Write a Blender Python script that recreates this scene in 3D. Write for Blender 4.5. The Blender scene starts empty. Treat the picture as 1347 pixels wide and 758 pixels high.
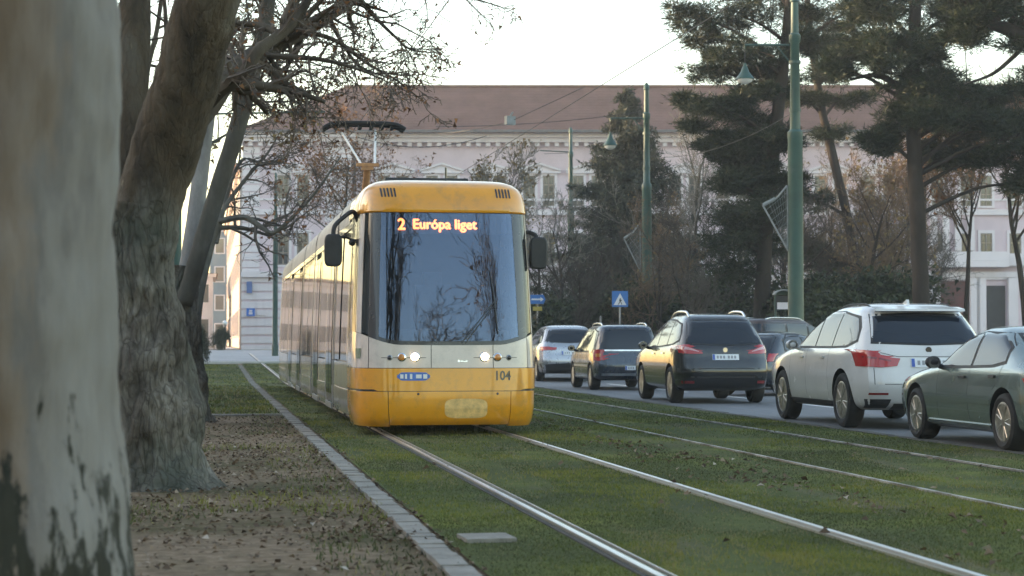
import bpy, bmesh, math, random
import numpy as np
from mathutils import Vector, Matrix, noise
from mathutils.bvhtree import BVHTree

R = math.radians
scene = bpy.context.scene
COL = scene.collection
rng = np.random.default_rng(7)
random.seed(7)

# ------------------------------------------------------------------ camera
F = 2500.0                        # focal length in photo pixels (1347 wide)
YAW = math.atan(401 / F)          # camera looks this far right of the track
PITCH = math.atan(71 / F)
EYE = Vector((0, 0, 1.2))
FW = Vector((math.sin(YAW), math.cos(YAW), 0))
RT = Vector((math.cos(YAW), -math.sin(YAW), 0))

cam_d = bpy.data.cameras.new('camera')
cam = bpy.data.objects.new('camera', cam_d)
COL.objects.link(cam)
cam.location = EYE
cam.rotation_euler = (math.pi / 2 + PITCH, 0, -YAW)
cam_d.sensor_width = 36
cam_d.lens = 36 * F / 1347
cam_d.clip_start = 0.1
cam_d.clip_end = 3000
cam_d.dof.use_dof = True
cam_d.dof.focus_distance = 25.5
cam_d.dof.aperture_fstop = 4.0
scene.camera = cam


def zg(y):
    """ground height along the avenue: flat, then a slight rise to the square"""
    return 0.72 * min(1, max(0, (y - 55) / 60))


def at(px, py, Z):
    """the point at forward distance Z seen at photo pixel px, py"""
    return EYE + FW * Z + RT * ((px - 673.5) / F * Z) + Vector((0, 0, (450 - py) / F * Z))


def on(px, Z):
    """the ground point at forward distance Z in photo column px"""
    p = at(px, 450, Z)
    p.z = zg(p.y)
    return p


# ------------------------------------------------------------------ objects
def tag(o, label=None, cat=None, group=None, kind=None):
    if label: o['label'] = label
    if cat: o['category'] = cat
    if group: o['group'] = group
    if kind: o['kind'] = kind
    return o


def thing(name, label, cat, loc=(0, 0, 0), rz=0, group=None):
    o = bpy.data.objects.new(name, None)
    o.empty_display_size = 0.2
    COL.objects.link(o)
    o.location = loc
    o.rotation_euler = (0, 0, rz)
    return tag(o, label, cat, group)


def dup(src, label=None, loc=None, rz=None, group=None, scale=None):
    def rec(o, parent):
        c = o.copy()
        COL.objects.link(c)
        if parent: c.parent = parent
        for ch in o.children: rec(ch, c)
        return c
    c = rec(src, None)
    if label: c['label'] = label
    if group: c['group'] = group
    if loc is not None: c.location = loc
    if rz is not None: c.rotation_euler = (0, 0, rz)
    if scale is not None: c.scale = (scale,) * 3 if not hasattr(scale, '__len__') else scale
    return c


class MB:
    """collects shapes for one mesh"""
    def __init__(s):
        s.v = []; s.f = []; s.n = 0

    def add(s, verts, faces):
        verts = np.asarray(verts, dtype=float).reshape(-1, 3)
        b = s.n
        s.v.append(verts); s.n += len(verts)
        s.f.extend([tuple(int(i) + b for i in f) for f in faces])
        return s

    def box(s, c, d, rz=0, taper=1.0):
        x, y, z = d[0] / 2, d[1] / 2, d[2] / 2
        t = taper
        vs = [(-x, -y, -z), (x, -y, -z), (x, y, -z), (-x, y, -z),
              (-x * t, -y * t, z), (x * t, -y * t, z), (x * t, y * t, z), (-x * t, y * t, z)]
        M = Matrix.Translation(c) @ Matrix.Rotation(rz, 4, 'Z')
        return s.add([M @ Vector(q) for q in vs],
                     [(3, 2, 1, 0), (4, 5, 6, 7), (0, 1, 5, 4), (1, 2, 6, 5), (2, 3, 7, 6), (3, 0, 4, 7)])

    def b2(s, lo, hi):
        return s.box([(a + b) / 2 for a, b in zip(lo, hi)], [abs(b - a) for a, b in zip(lo, hi)])

    def tube(s, pts, rad, n=8, cap=True, wob=0, seed=0, ridge=0.0):
        pts = np.asarray([tuple(p) for p in pts], dtype=float)
        k = len(pts)
        rad = np.full(k, rad, dtype=float) if np.isscalar(rad) else np.asarray(rad, dtype=float)
        T = np.gradient(pts, axis=0)
        T /= np.linalg.norm(T, axis=1)[:, None] + 1e-9
        a = np.array([1.0, 0, 0]) if abs(T[0][0]) < 0.8 else np.array([0, 1.0, 0])
        U = a - T * (T @ a)[:, None]
        U /= np.linalg.norm(U, axis=1)[:, None] + 1e-9
        W = np.cross(T, U)
        th = np.arange(n) * 2 * np.pi / n
        r = rad[:, None] * np.ones((1, n))
        if wob:
            for i in range(k):
                for j in range(n):
                    c, sn = math.cos(th[j]), math.sin(th[j])
                    p = pts[i] + (U[i] * c + W[i] * sn) * rad[i]
                    q = Vector(p) + Vector((seed * 13.1, 0, 0))
                    r[i, j] *= 1 + wob * (noise.noise(q * 2.2) + 0.6 * noise.noise(q * 6.0) * 0.8)
                    if ridge:
                        w = Vector((noise.noise(q * 3.0), noise.noise(q * 3.0 + Vector((9, 0, 0))), 0)) * 0.12
                        e = q + w
                        a = 1 - abs(noise.noise(Vector((e.x * 9, e.y * 9, e.z * 2.6)))) * 2
                        b = noise.noise(Vector((e.x * 26, e.y * 26, e.z * 12)))
                        r[i, j] += ridge * (-0.9 * max(0, a) ** 3 + 0.45 * b)
        V = pts[:, None, :] + r[:, :, None] * (U[:, None, :] * np.cos(th)[None, :, None] + W[:, None, :] * np.sin(th)[None, :, None])
        fs = []
        for i in range(k - 1):
            for j in range(n):
                j2 = (j + 1) % n
                fs.append((i * n + j, i * n + j2, (i + 1) * n + j2, (i + 1) * n + j))
        if cap:
            fs.append(tuple(range(n - 1, -1, -1)))
            fs.append(tuple((k - 1) * n + j for j in range(n)))
        return s.add(V.reshape(-1, 3), fs)

    def lathe(s, prof, c=(0, 0, 0), axis='Z', n=24, closed=False):
        """prof = [(radius, height)]"""
        vs = []; fs = []
        k = len(prof)
        for r, h in prof:
            for j in range(n):
                a = 2 * math.pi * j / n
                x, y = r * math.cos(a), r * math.sin(a)
                p = {'Z': (x, y, h), 'X': (h, x, y), 'Y': (x, h, y)}[axis]
                vs.append((p[0] + c[0], p[1] + c[1], p[2] + c[2]))
        m = k if closed else k - 1
        for i in range(m):
            for j in range(n):
                j2 = (j + 1) % n; i2 = (i + 1) % k
                fs.append((i * n + j, i * n + j2, i2 * n + j2, i2 * n + j))
        if not closed:
            fs.append(tuple(range(n - 1, -1, -1)))
            fs.append(tuple((k - 1) * n + j for j in range(n)))
        return s.add(vs, fs)

    def prism(s, outline, d0, d1, axis='Y'):
        """outline in the plane across the axis, extruded from d0 to d1"""
        def P(a, b, d):
            return {'Y': (a, d, b), 'X': (d, a, b), 'Z': (a, b, d)}[axis]
        n = len(outline)
        vs = [P(a, b, d0) for a, b in outline] + [P(a, b, d1) for a, b in outline]
        fs = [tuple(range(n)), tuple(range(2 * n - 1, n - 1, -1))]
        fs += [(i, i + n, (i + 1) % n + n, (i + 1) % n) for i in range(n)]
        return s.add(vs, fs)

    def grid(s, G, flip=False):
        G = np.asarray([[tuple(p) for p in row] for row in G], dtype=float)
        a, b = G.shape[:2]
        fs = []
        for i in range(a - 1):
            for j in range(b - 1):
                q = (i * b + j, i * b + j + 1, (i + 1) * b + j + 1, (i + 1) * b + j)
                fs.append(q[::-1] if flip else q)
        return s.add(G.reshape(-1, 3), fs)

    def ball(s, c, r, n=12, sc=(1, 1, 1)):
        prof = []
        for i in range(n // 2 + 1):
            a = -math.pi / 2 + math.pi * i / (n // 2)
            prof.append((max(1e-4, r * math.cos(a)), r * math.sin(a)))
        vs = []
        for rr, h in prof:
            for j in range(n):
                t = 2 * math.pi * j / n
                vs.append((c[0] + rr * math.cos(t) * sc[0], c[1] + rr * math.sin(t) * sc[1], c[2] + h * sc[2]))
        fs = []
        for i in range(len(prof) - 1):
            for j in range(n):
                j2 = (j + 1) % n
                fs.append((i * n + j, i * n + j2, (i + 1) * n + j2, (i + 1) * n + j))
        return s.add(vs, fs)

    def mesh(s, name, smooth=None, fix=True):
        me = bpy.data.meshes.new(name)
        V = np.concatenate(s.v) if s.v else np.zeros((0, 3))
        me.from_pydata(V.tolist(), [], s.f)
        if fix:
            bm = bmesh.new(); bm.from_mesh(me)
            bmesh.ops.recalc_face_normals(bm, faces=bm.faces)
            bm.to_mesh(me); bm.free()
        if smooth is not None:
            me.polygons.foreach_set('use_smooth', [True] * len(me.polygons))
            if smooth < 179: me.set_sharp_from_angle(angle=R(smooth))
        me.update()
        return me

    def build(s, name, mat, parent=None, smooth=None, fix=True):
        me = s.mesh(name, smooth, fix)
        me.materials.append(mat)
        o = bpy.data.objects.new(name, me)
        COL.objects.link(o)
        if parent: o.parent = parent
        return o


def tris(name, P, mat, parent=None, tint=None):
    """a mesh of loose triangles from an (n,3,3) array, fast"""
    n = len(P)
    me = bpy.data.meshes.new(name)
    me.vertices.add(n * 3); me.loops.add(n * 3); me.polygons.add(n)
    me.vertices.foreach_set('co', np.asarray(P, dtype=np.float32).ravel())
    me.loops.foreach_set('vertex_index', np.arange(n * 3, dtype=np.int32))
    me.polygons.foreach_set('loop_start', np.arange(0, n * 3, 3, dtype=np.int32))
    if tint is not None:
        at_ = me.attributes.new('tint', 'FLOAT', 'FACE')
        at_.data.foreach_set('value', np.asarray(tint, dtype=np.float32))
    me.update(calc_edges=True)
    me.materials.append(mat)
    o = bpy.data.objects.new(name, me)
    COL.objects.link(o)
    if parent: o.parent = parent
    return o


def smoothline(pts, k=6, extra=None):
    """Catmull-Rom through pts (with radii carried along)"""
    P = np.asarray([tuple(p) for p in pts], dtype=float)
    n = len(P)
    out = []
    for i in range(n - 1):
        p0 = P[max(0, i - 1)]; p1 = P[i]; p2 = P[i + 1]; p3 = P[min(n - 1, i + 2)]
        for t in np.arange(k) / k:
            out.append(0.5 * (2 * p1 + (p2 - p0) * t + (2 * p0 - 5 * p1 + 4 * p2 - p3) * t * t + (3 * p1 - p0 - 3 * p2 + p3) * t ** 3))
    out.append(P[-1])
    return np.array(out)


# ------------------------------------------------------------------ materials
class NT:
    def __init__(s, name):
        s.m = bpy.data.materials.new(name)
        s.m.use_nodes = True
        s.t = s.m.node_tree
        s.t.nodes.clear()
        s.out = s.t.nodes.new('ShaderNodeOutputMaterial')

    def n(s, typ, **kw):
        nd = s.t.nodes.new('ShaderNode' + typ)
        for k, v in kw.items():
            if k.startswith('i_'):
                key = k[2:]
                nd.inputs[int(key) if key.isdigit() else key.replace('_', ' ')].default_value = v
            else: setattr(nd, k, v)
        return nd

    def l(s, a, b): s.t.links.new(a, b); return s

    def coord(s, kind='Object', scale=(1, 1, 1)):
        c = s.n('TexCoord'); m = s.n('Mapping')
        m.inputs['Scale'].default_value = scale
        s.l(c.outputs[kind], m.inputs[0])
        return m.outputs[0]

    def noise(s, vec, scale, detail=4, rough=0.6):
        x = s.n('TexNoise')
        x.inputs['Scale'].default_value = scale
        x.inputs['Detail'].default_value = detail
        x.inputs['Roughness'].default_value = rough
        if vec: s.l(vec, x.inputs['Vector'])
        return x.outputs['Fac']

    def ramp(s, fac, stops, interp='LINEAR'):
        r = s.n('ValToRGB')
        cr = r.color_ramp
        cr.interpolation = interp
        while len(cr.elements) < len(stops): cr.elements.new(0.5)
        for e, (p, c) in zip(cr.elements, stops):
            e.position = p
            e.color = (*c, 1) if len(c) == 3 else c
        s.l(fac, r.inputs[0])
        return r.outputs[0]

    def mix(s, fac, a, b, mode='MIX'):
        m = s.n('Mix', data_type='RGBA', blend_type=mode)
        for sock, v in ((m.inputs[0], fac), (m.inputs[6], a), (m.inputs[7], b)):
            if hasattr(v, 'links') or isinstance(v, bpy.types.NodeSocket): s.l(v, sock)
            elif isinstance(v, (int, float)): sock.default_value = v
            else: sock.default_value = (*v, 1)
        return m.outputs[2]

    def bump(s, h, strength=0.5, dist=0.02):
        b = s.n('Bump')
        b.inputs['Strength'].default_value = strength
        b.inputs['Distance'].default_value = dist
        s.l(h, b.inputs['Height'])
        return b.outputs[0]

    def bsdf(s, color, rough=0.6, metal=0, coat=0, spec=0.5, normal=None, **kw):
        p = s.n('BsdfPrincipled')
        for key, v in (('Base Color', color), ('Roughness', rough), ('Metallic', metal), ('Coat Weight', coat), ('Specular IOR Level', spec)):
            if isinstance(v, bpy.types.NodeSocket): s.l(v, p.inputs[key])
            elif isinstance(v, (int, float)): p.inputs[key].default_value = v
            else: p.inputs[key].default_value = (*v, 1)
        for k, v in kw.items(): p.inputs[k.replace('_', ' ')].default_value = v
        if normal: s.l(normal, p.inputs['Normal'])
        s.l(p.outputs[0], s.out.inputs[0])
        return s.m


def var(name, c, rough=0.6, amt=0.18, scale=3.0, bump=0.0, bscale=30, metal=0, coat=0, spec=0.5, stretch=(1, 1, 1), dirt=None, rvar=0.1):
    """a plain surface with uneven tone, uneven roughness and optional grime"""
    t = NT(name)
    v = t.coord('Object', stretch)
    f = t.noise(v, scale, 5, 0.65)
    lo = tuple(max(0, x * (1 - amt)) for x in c); hi = tuple(min(1, x * (1 + amt)) for x in c)
    col = t.ramp(f, [(0.3, lo), (0.7, hi)])
    if dirt:
        g = t.noise(v, dirt[1], 6, 0.7)
        m = t.ramp(g, [(dirt[2], (0, 0, 0)), (min(1, dirt[2] + 0.2), (1, 1, 1))])
        col = t.mix(m, col, dirt[0])
    rr = t.n('MapRange', i_3=max(0, rough - rvar), i_4=min(1, rough + rvar))
    t.l(t.noise(v, scale * 2.3, 3), rr.inputs[0])
    nrm = t.bump(t.noise(v, bscale, 6), bump, 0.02) if bump else None
    return t.bsdf(col, rr.outputs[0], metal, coat, spec, nrm)


def emit(name, c, s, base=(0.02, 0.02, 0.02)):
    t = NT(name)
    p = t.n('BsdfPrincipled')
    p.inputs['Base Color'].default_value = (*base, 1)
    p.inputs['Emission Color'].default_value = (*c, 1)
    p.inputs['Emission Strength'].default_value = s
    t.l(p.outputs[0], t.out.inputs[0])
    return t.m


def glass(name, tint, ior=1.5, rough=0.01, coat=(1, 1, 1)):
    """a pane one sees into: fresnel reflection over a tinted see-through"""
    t = NT(name)
    fr = t.n('Fresnel'); fr.inputs[0].default_value = ior
    gl = t.n('BsdfGlossy'); gl.inputs['Roughness'].default_value = rough; gl.inputs[0].default_value = (*coat, 1)
    tr = t.n('BsdfTransparent'); tr.inputs[0].default_value = (*tint, 1)
    mx = t.n('MixShader')
    t.l(fr.outputs[0], mx.inputs[0]); t.l(tr.outputs[0], mx.inputs[1]); t.l(gl.outputs[0], mx.inputs[2])
    t.l(mx.outputs[0], t.out.inputs[0])
    return t.m


def leafmat(name, stops, scale=0.6, rough=0.6, trans=0.35, spec=0.25):
    """foliage: tone from the face's own random tint, some light shines through"""
    t = NT(name)
    a = t.n('Attribute', attribute_name='tint')
    col = t.ramp(a.outputs['Fac'], stops)
    p = t.n('BsdfPrincipled')
    t.l(col, p.inputs['Base Color'])
    p.inputs['Roughness'].default_value = rough
    p.inputs['Specular IOR Level'].default_value = spec
    tl = t.n('BsdfTranslucent'); t.l(col, tl.inputs[0])
    mx = t.n('MixShader'); mx.inputs[0].default_value = trans
    t.l(p.outputs[0], mx.inputs[1]); t.l(tl.outputs[0], mx.inputs[2])
    t.l(mx.outputs[0], t.out.inputs[0])
    return t.m


def paint(name, c, metal=0.0, rough=0.25, dirt=(0.16, 0.14, 0.12), dlev=0.62):
    """car paint: clear coat over colour, dusty low down by patches"""
    t = NT(name)
    v = t.coord('Object')
    f = t.noise(v, 1.6, 5)
    col = t.ramp(f, [(0.3, tuple(x * 0.92 for x in c)), (0.7, tuple(min(1, x * 1.06) for x in c))])
    m = t.ramp(t.noise(v, 5, 6, 0.7), [(dlev, (0, 0, 0)), (dlev + 0.25, (0.55, 0.55, 0.55))])
    col = t.mix(m, col, dirt)
    rr = t.n('MapRange', i_3=rough - 0.06, i_4=rough + 0.12)
    t.l(t.noise(v, 3, 4), rr.inputs[0])
    return t.bsdf(col, rr.outputs[0], metal, 0.9, 0.5, None, Coat_Roughness=0.06)


M = {}
# ------------------------------------------------------------------ the ground
def ground_mat():
    t = NT('park_soil')
    v = t.coord('Object')
    a = t.noise(v, 0.5, 6, 0.65)
    b = t.noise(v, 9, 8, 0.75)
    col = t.ramp(b, [(0.25, (0.085, 0.064, 0.046)), (0.5, (0.22, 0.16, 0.108)), (0.72, (0.36, 0.28, 0.2))])
    col = t.mix(t.ramp(a, [(0.45, (0, 0, 0)), (0.62, (1, 1, 1))]), col, t.ramp(b, [(0.3, (0.05, 0.045, 0.02)), (0.7, (0.135, 0.115, 0.06))]))
    return t.bsdf(col, 0.95, spec=0.1, normal=t.bump(b, 0.9, 0.05))


def lawn_mat(name, dark, mid, lite, soil):
    t = NT(name)
    v = t.coord('Object')
    a = t.noise(v, 0.45, 6, 0.6)
    b = t.noise(v, 14, 7, 0.75)
    c = t.noise(t.coord('Object', (1.6, 0.22, 1)), 1.1, 4, 0.6)
    col = t.ramp(a, [(0.35, dark), (0.52, mid), (0.68, lite)])
    col = t.mix(t.ramp(c, [(0.56, (0, 0, 0)), (0.74, (0.8, 0.8, 0.8))]), col, soil)
    col = t.mix(0.75, col, t.ramp(b, [(0.2, (0.25, 0.25, 0.25)), (0.75, (1.35, 1.35, 1.35))]), 'MULTIPLY')
    return t.bsdf(col, 0.9, spec=0.15, normal=t.bump(b, 0.8, 0.03))


def asphalt_mat():
    t = NT('asphalt')
    v = t.coord('Object')
    b = t.noise(v, 60, 6, 0.7)
    a = t.noise(t.coord('Object', (1.5, 0.15, 1)), 0.8, 5)
    col = t.ramp(a, [(0.35, (0.11, 0.112, 0.118)), (0.65, (0.18, 0.182, 0.19))])
    col = t.mix(0.6, col, t.ramp(b, [(0.3, (0.6, 0.6, 0.6)), (0.7, (1.3, 1.3, 1.3))]), 'MULTIPLY')
    return t.bsdf(col, 0.62, spec=0.4, normal=t.bump(b, 0.4, 0.01))


M['soil'] = ground_mat()
M['lawn'] = lawn_mat('track_lawn', (0.055, 0.066, 0.024), (0.082, 0.1, 0.028), (0.165, 0.18, 0.032), (0.15, 0.125, 0.08))
M['asphalt'] = asphalt_mat()
M['paving'] = var('pale_paving', (0.36, 0.35, 0.35), 0.8, 0.2, 0.6, 0.3, 25)
M['kerbstone'] = var('kerb_concrete', (0.21, 0.195, 0.172), 0.85, 0.3, 2.5, 0.6, 40, dirt=((0.09, 0.08, 0.06), 4, 0.55))


def sheet(name, x0, x1, y0, y1, lift, mat, nx=2, step=5.0, xf=None):
    ys = np.arange(y0, y1 + 1e-6, step)
    if ys[-1] < y1: ys = np.append(ys, y1)
    G = []
    for y in ys:
        a, b = (x0, x1) if xf is None else xf(y)
        G.append([(a + (b - a) * i / (nx - 1), y, zg(y) + lift) for i in range(nx)])
    m = MB(); m.grid(G)
    return tag(m.build(name, mat, fix=True), kind='structure')


ys_far = [-300, -60, 0, 20, 40, 55, 75, 95, 115, 200, 600, 2500]
m = MB(); m.grid([[(x, y, zg(y)) for x in (-1500, -40, 0, 40, 1500)] for y in ys_far])
tag(m.build('ground', M['soil']), kind='structure')

sheet('track_lawn', 1.42, 8.5, -40, 92, 0.012, M['lawn'], 3)
sheet('park_lawn', -14, 1.25, 31.5, 79, 0.006, M['lawn'], 3)
sheet("road", 8.62, 16.6, -40, 112, 0.008, M['asphalt'], 3)
sheet("pavement", 16.75, 19.6, -40, 78, 0.06, M['paving'], 3)
sheet('cross_street', -60, 70, 80.2, 114, 0.016, M['paving'], 6, 4)
sheet('footpath', -16, -9.5, 20, 80, 0.01, M['paving'], 2)
# a street that leads away on the far side of the square
sheet('side_street', -4, 2.1, 112, 420, 0.01, M['paving'], 2, 20)

mk = MB()
for y in np.arange(-10, 90, 6.0):
    mk.b2((11.2, y, zg(y) + 0.009), (11.32, y + 3, zg(y) + 0.0125))
tag(mk.build('road_markings', var('road_paint', (0.6, 0.6, 0.58), 0.7, 0.25, 6)), kind='structure')


# the flush edging of stones between the tree strip and the tram lawn
def edging(name, xc, w, y0, y1, lmin, lmax, top, label_kind='structure', jit=0.012, mat='kerbstone'):
    m = MB(); y = y0
    while y < y1:
        L = random.uniform(lmin, lmax)
        z = zg(y) + top + random.uniform(-0.006, 0.006)
        x = xc + random.uniform(-jit, jit)
        m.box((x, y + L / 2, z - 0.12), (w * random.uniform(0.94, 1.04), L - random.uniform(0.006, 0.014), 0.24), random.uniform(-0.02, 0.02))
        y += L
    return tag(m.build(name, M[mat]), kind='structure')


edging('kerb', 1.29, 0.15, 2, 76, 0.14, 0.3, 0.032, jit=0.009)
M['dirty_kerb'] = var('dirty_kerb', (0.085, 0.078, 0.066), 0.9, 0.4, 3, 0.5, 30)
edging('kerb', 8.56, 0.16, -10, 92, 0.8, 1.0, 0.02, mat='dirty_kerb')
edging("kerb", 16.67, 0.15, -10, 92, 0.8, 1.0, 0.12)
m = MB(); m.b2((-20, 79.9, 0), (8.4, 80.15, zg(80) + 0.09))
tag(m.build('kerb', var('pale_kerb', (0.5, 0.49, 0.46), 0.8, 0.2, 2)), kind='structure')
m = MB(); m.b2((-14, 31.1, -0.1), (1.2, 31.32, 0.03))
tag(m.build('kerb', M['kerbstone']), kind='structure')

# ------------------------------------------------------------------ rails
def rail_mats():
    t = NT('rail_steel')
    v = t.coord('Object', (1, 0.3, 1))
    n = t.noise(v, 6, 5, 0.7)
    col = t.ramp(n, [(0.3, (0.66, 0.65, 0.64)), (0.7, (0.8, 0.79, 0.79))])
    rr = t.n('MapRange', i_3=0.26, i_4=0.38); t.l(n, rr.inputs[0])
    a = t.bsdf(col, rr.outputs[0], 0.95)
    t = NT('worn_rail')
    v = t.coord('Object', (1, 0.5, 1))
    n = t.noise(v, 3.5, 6, 0.7)
    col = t.ramp(n, [(0.42, (0.2, 0.17, 0.14)), (0.58, (0.5, 0.48, 0.46))])
    rr = t.n('MapRange', i_3=0.6, i_4=0.3); t.l(n, rr.inputs[0])
    b = t.bsdf(col, rr.outputs[0], 0.75)
    return a, b


M['rail'], M['rail_worn'] = rail_mats()
M['rubber'] = var('rubber_filler', (0.045, 0.04, 0.035), 0.9, 0.4, 4, 0.5, 40)


def rail(xc, side, mat, label, old=False):
    root = thing('tram_rail', label, 'rail', (xc, 10, 0), 0, 'rails of the two tram tracks')
    def run(name, x0, x1, top, mat):
        ys = list(np.arange(-40, 96, 4.0))
        G = [[(x0, y, zg(y + 10) - 0.05), (x0 + 0.004, y, zg(y + 10) + top), (x1 - 0.004, y, zg(y + 10) + top), (x1, y, zg(y + 10) - 0.05)] for y in ys]
        q = MB(); q.grid(G)
        q.build(name, mat, root)
    s = side
    run('rail_head', *((-0.02, 0.02) if old else (-0.025, 0.025)), 0.03 if old else 0.034, mat)
    if old:
        run('filler', *sorted((s * 0.023, s * 0.06)), 0.016, M['rubber'])
        return root
    run('groove', *sorted((s * 0.031, s * 0.068)), 0.012, M['rubber'])
    run('guard_lip', *sorted((s * 0.069, s * 0.084)), 0.031, mat)
    run('filler', *sorted((-s * 0.033, -s * 0.075)), 0.02, M['rubber'])
    return root


GAUGE_C = 3.03
rail(2.245, 1, M['rail'], 'bright worn steel rail on the kerb side of the tram\'s own track')
rail(3.825, -1, M['rail'], 'bright steel rail running from under the tram\'s right front corner')
rail(5.66, 1, M['rail_worn'], 'dull grassed rail of the empty track, the one nearer the tram', True)
rail(7.36, -1, M['rail_worn'], 'patchy half buried rail of the empty track nearest the road', True)

m = MB(); m.box((0, 0, 0), (0.3, 0.34, 0.05), 0.05)
o = m.build('drain_cover', M['kerbstone'])
p = on(640, 11.45); o.location = (p.x, p.y, 0.012)
tag(o, 'pale concrete drain slab set in the grass beside the kerb side rail', 'drain cover')

# ------------------------------------------------------------------ grass blades and fallen leaves
M['blade'] = leafmat('grass_blade', [(0.0, (0.05, 0.06, 0.024)), (0.4, (0.08, 0.1, 0.028)), (0.66, (0.165, 0.182, 0.03)), (0.9, (0.24, 0.215, 0.05)), (1.0, (0.25, 0.21, 0.12))], trans=0.3)
M['litter'] = leafmat('dead_leaf', [(0.0, (0.04, 0.026, 0.018)), (0.35, (0.1, 0.066, 0.043)), (0.7, (0.19, 0.13, 0.085)), (0.9, (0.3, 0.23, 0.165)), (1.0, (0.48, 0.42, 0.36))], trans=0.12, rough=0.75)


def vnoise(x, y, s, seed=0.0):
    return np.array([noise.noise(Vector((a * s + seed, b * s, seed))) for a, b in zip(x, y)])


def scatter(bands, x0, x1):
    X, Y = [], []
    for y0, y1, dens in bands:
        n = int((x1 - x0) * (y1 - y0) * dens)
        X.append(rng.uniform(x0, x1, n)); Y.append(rng.uniform(y0, y1, n))
    return np.concatenate(X), np.concatenate(Y)


def blades(name, x, y, h, w, lift, mat, keep=None, tmul=1.0):
    n = len(x)
    patch = vnoise(x, y, 0.55, 3.3); fine = vnoise(x, y, 3.0, 9.1)
    h = h * (0.6 + 0.5 * rng.random(n) + 0.5 * np.clip(patch + 0.4 * fine, -0.6, 0.9))
    a = rng.uniform(0, 2 * np.pi, n)
    dx, dy = np.cos(a) * w / 2, np.sin(a) * w / 2
    lx, ly = rng.normal(0, 0.45, n) * h, rng.normal(0, 0.45, n) * h
    z = np.array([zg(v) for v in y]) + lift
    P = np.zeros((n, 3, 3))
    P[:, 0] = np.stack([x - dx, y - dy, z], 1)
    P[:, 1] = np.stack([x + dx, y + dy, z], 1)
    P[:, 2] = np.stack([x + lx, y + ly, z + np.maximum(h, 0.006)], 1)
    t = np.clip(0.4 + 0.75 * patch + 0.3 * fine + rng.normal(0, 0.1, n), 0, 0.9)
    t[rng.random(n) < 0.05 + 0.25 * (vnoise(x * 1.6, y * 0.3, 1.0, 7.7) > 0.12)] = 0.97
    return tris(name, P, mat, tint=t)


x, y = scatter([(8.6, 13, 3000), (13, 20, 1500), (20, 32, 600), (32, 55, 180), (55, 78, 70)], 1.44, 8.48)
near_rail = np.min(np.abs(x[:, None] - np.array([2.245, 3.825, 5.66, 7.36])[None]), axis=1)
lip = near_rail < np.where(x > 5, 0.045, 0.088)
fur = (x > 5) & (near_rail < 0.1) & (vnoise(x * 3, y, 0.55, 5.5) > -0.05)
bare = vnoise(x * 1.6, y * 0.3, 1.0, 7.7) > 0.26
k = ((~lip) | fur) & (~(bare & (rng.random(len(x)) < 0.8)))
x, y = x[k], y[k]
wv = 0.007 + 0.0006 * np.maximum(0, y - 9)
g = blades('grass', x, y, 0.023 + 0.0003 * np.maximum(0, y - 10), wv, 0.006, M['blade'])
tag(g, 'short winter grass growing between the tram rails', 'grass', kind='stuff')
x, y = scatter([(31.6, 45, 120), (45, 78, 50)], -9, 1.2)
g = blades('grass', x, y, 0.06, 0.03, 0.0, M['blade'])
tag(g, 'green grass of the lawn beyond the tree strip', 'grass', kind='stuff')
x, y = scatter([(8.6, 14, 260), (14, 22, 130), (22, 31, 60)], -4, 1.24)
k = (vnoise(x, y, 0.6, 1.7) + 0.5 * (x > 0.6)) > 0.18
g = blades('grass', x[k], y[k], 0.045, 0.012, 0.0, M['blade'])
tag(g, 'thin tufts of grass on the bare soil by the kerb', 'grass', kind='stuff')


def leaves(name, x, y, size, lift, label):
    n = len(x)
    s = size * rng.uniform(0.5, 1.25, n)
    a = rng.uniform(0, 2 * np.pi, n)
    z = np.array([zg(v) for v in y]) + lift
    u = np.stack([np.cos(a), np.sin(a), rng.normal(0, 0.28, n)], 1) * s[:, None]
    w = np.stack([-np.sin(a), np.cos(a), rng.normal(0, 0.28, n)], 1) * (s * rng.uniform(0.5, 0.9, n))[:, None]
    c = np.stack([x, y, z + 0.25 * s * rng.random(n) + 0.008], 1)
    up = np.stack([np.zeros(n), np.zeros(n), s * rng.uniform(0.1, 0.45, n)], 1)
    tip, tail, l, r = c + u * 0.5, c - u * 0.5, c + w * 0.5 + up, c - w * 0.5 + up * rng.uniform(0, 1, n)[:, None]
    P = np.concatenate([np.stack([tail, r, tip], 1), np.stack([tail, tip, l], 1)])
    P[:, :, 2] = np.maximum(P[:, :, 2], 0.004)
    t = np.clip(rng.beta(1.9, 1.7, n), 0, 1)
    return tag(tris(name, P, M['litter'], tint=np.concatenate([t, t])), label, 'fallen leaves', kind='stuff')


x, y = scatter([(8.4, 14, 420), (14, 22, 330), (22, 31, 210), (31, 50, 30)], -5, 1.45)
k = (vnoise(x, y, 0.8, 4.4) + 0.7 * rng.normal(0, 1, len(x))) > 0.1
leaves('fallen_leaves', x[k], y[k], 0.043, 0.0, 'brown plane leaves littering the bare soil under the trees')
x, y = scatter([(9, 22, 40), (22, 40, 16), (40, 70, 4)], 1.5, 8.45)
k = (vnoise(x * 1.6, y * 0.45, 1.0, 2.2) + 1.1 * np.exp(-((x - 4.75) / 0.45) ** 2) + 0.3 * rng.normal(0, 1, len(x))) > 0.82
leaves('fallen_leaves', x[k], y[k], 0.06, 0.02, 'dry leaves blown onto the grass between the two tracks')
x, y = scatter([(30, 85, 6)], 17, 42)
leaves('fallen_leaves', x, y, 0.16, 0.07, 'leaves lying under the park trees beyond the road')
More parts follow.
